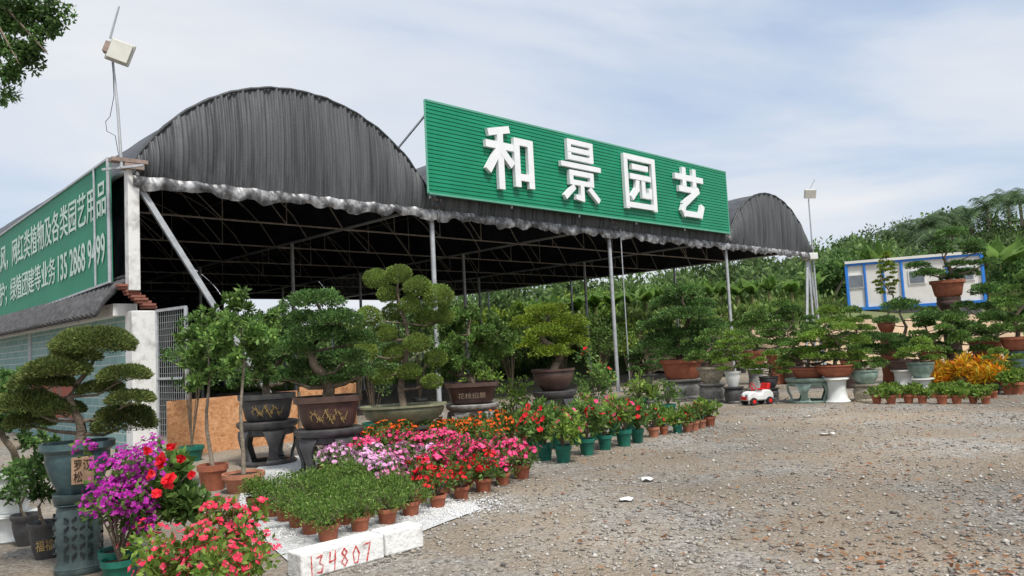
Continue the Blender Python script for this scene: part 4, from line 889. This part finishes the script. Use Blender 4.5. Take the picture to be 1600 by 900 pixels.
bl=[(840,48,455),(870,46,450),(900,46,450),(930,45,444),(960,43,444),(985,45,440),(1010,42,440),(1035,44,434),(1062,44,436),(1085,43,430),(1108,43,428),(1130,45,430),(1155,44,432),(1178,44,430),(1205,45,422),(1240,44,428),(1275,46,415),(1335,50,388),(1360,50,374),(1382,50,366),(1408,52,372),(1545,47,362),(1570,46,352),(1598,47,360)]
for i,(px,Y,top) in enumerate(bl):
    b=P(px,500,Y); z=hh(b.x,Y); h=max(2,(P(px,top,Y).z-z))
    grp_=0 if px<1040 else (1 if px<1290 else (2 if px<1500 else 3))
    side=['beyond the open shed side','under the right eave','left of and above the cabin','behind the right end of the cabin'][grp_]
    lo=[0,1040,1290,1500][grp_]; n_=sum(1 for q in bl if lo<=q[0]<px)
    banana(f'banana plant {side}, {ORD[n_]} from the left',(b.x,Y,z),h,rot=random.uniform(0,6))
def palm(label,px,Y,top,R=2.6,group='palms on the hilltop'):
    b=P(px,500,Y); z=hh(b.x,Y); tz=P(px,top,Y).z-R*.35; th=thing('palm_tree',label,'palm',(b.x,Y,z),0,group); h=tz-z
    g=MB(); g.tube([(0,0,0),(.1,0,h*.5),(0,0,h)],[.25,.2,.16],8); g.build('trunk',barkg,th); V=[]
    for q in range(26):
        a=q*2.4+random.random()*.3; el=random.uniform(-.1,1.35); d=Vector((math.cos(a),math.sin(a),0)); s=Vector((-math.sin(a),math.cos(a),0)); pv=None; n_=22
        for k in range(n_):
            f=k/(n_-1); c=Vector((0,0,h))+d*(R*f*math.cos(el*.8))+Zv*(R*(f*math.sin(el)-.75*f*f))
            if pv is not None:
                for sg_ in (-1,1):
                    t=c+s*sg_*R*.22*math.sin(min(1,f+.15)*PI*.9)+d*.2-Zv*R*.09*random.uniform(.5,1.6); w2=(c-pv)*.32
                    V.append([tuple(c-w2),tuple(c+w2),tuple(t+w2*.15),tuple(t-w2*.15)])
            pv=c
    quads('fronds',np.array(V),L['palm'],th)
for i,(px,Y,top) in enumerate([(1405,92,356),(1435,95,342),(1462,88,334),(1495,92,324),(1530,96,318),(1560,90,304),(1592,92,292),(1612,84,296),(1478,74,356)]):
    palm(f'palm on the hilltop, {ORD[i]} from the left' if i<8 else 'lower palm just above the cabin roof',px,Y,top,3.8)
# ------------------------------------------------------------ overhanging branch
bl_=P(-60,-40,7); br=thing('overhanging_branch','dark leafy tree branch hanging into the top left corner','branch',bl_)
g=MB()
for (x,y) in [(90,20),(60,60),(110,10),(30,100),(20,150),(50,30),(10,120),(75,85),(40,0)]:
    e_=P(x,y,7+random.uniform(-.4,.4))-bl_; g.tube([(0,0,0),e_*.5+Zv*.08,e_],[.03,.015,.004],5)
g.build('limbs',bark,br)
pads=[(52,20,44,26),(20,60,40,34),(78,42,22,20),(12,110,22,24),(40,88,20,20),(8,148,14,14),(95,15,18,12),(0,20,40,40),(60,70,16,12)]
Vs=[]
for (x,y,rx,ry) in pads:
    c=P(x,y,7)-bl_; pts,nr=clumpy(c,(rx*7/FP,.2,ry*7/FP),int(rx*ry*.9),14,.05); Vs.append(leafV(pts,nr-np.array([0,0,.2]),.055,.45))
quads('foliage',np.concatenate(Vs),L['dark'],br)
# ------------------------------------------------------------ litter
for x,y,s,lab in [(980,783,.09,'crumpled white scrap on the gravel, nearest the pots'),(1012,752,.09,'flat white scrap on the gravel right of the flower pots'),(1292,680,.12,'white plastic scrap far out on the gravel'),(1262,652,.08,'small white scrap near the soil in front of the bonsai')]:
    p=G(x,y); g=MB(); vs=[];fs=[]; rr=random.Random(x)
    for j in range(4):
        for i in range(4): vs.append(((i-1.5)*s/2+rr.uniform(-.01,.01),(j-1.5)*s/2.6+rr.uniform(-.01,.01),rr.uniform(.012,.045)))
    for j in range(3):
        for i in range(3): a=j*4+i; fs.append((a,a+1,a+5,a+4))
    g.add(vs,fs); o=g.build('litter_scrap',litterm,loc=p); tag(o,lab,'litter')
for r in ALL:
    for ch in list(r.children): bpy.data.objects.remove(ch)
    bpy.data.objects.remove(r)
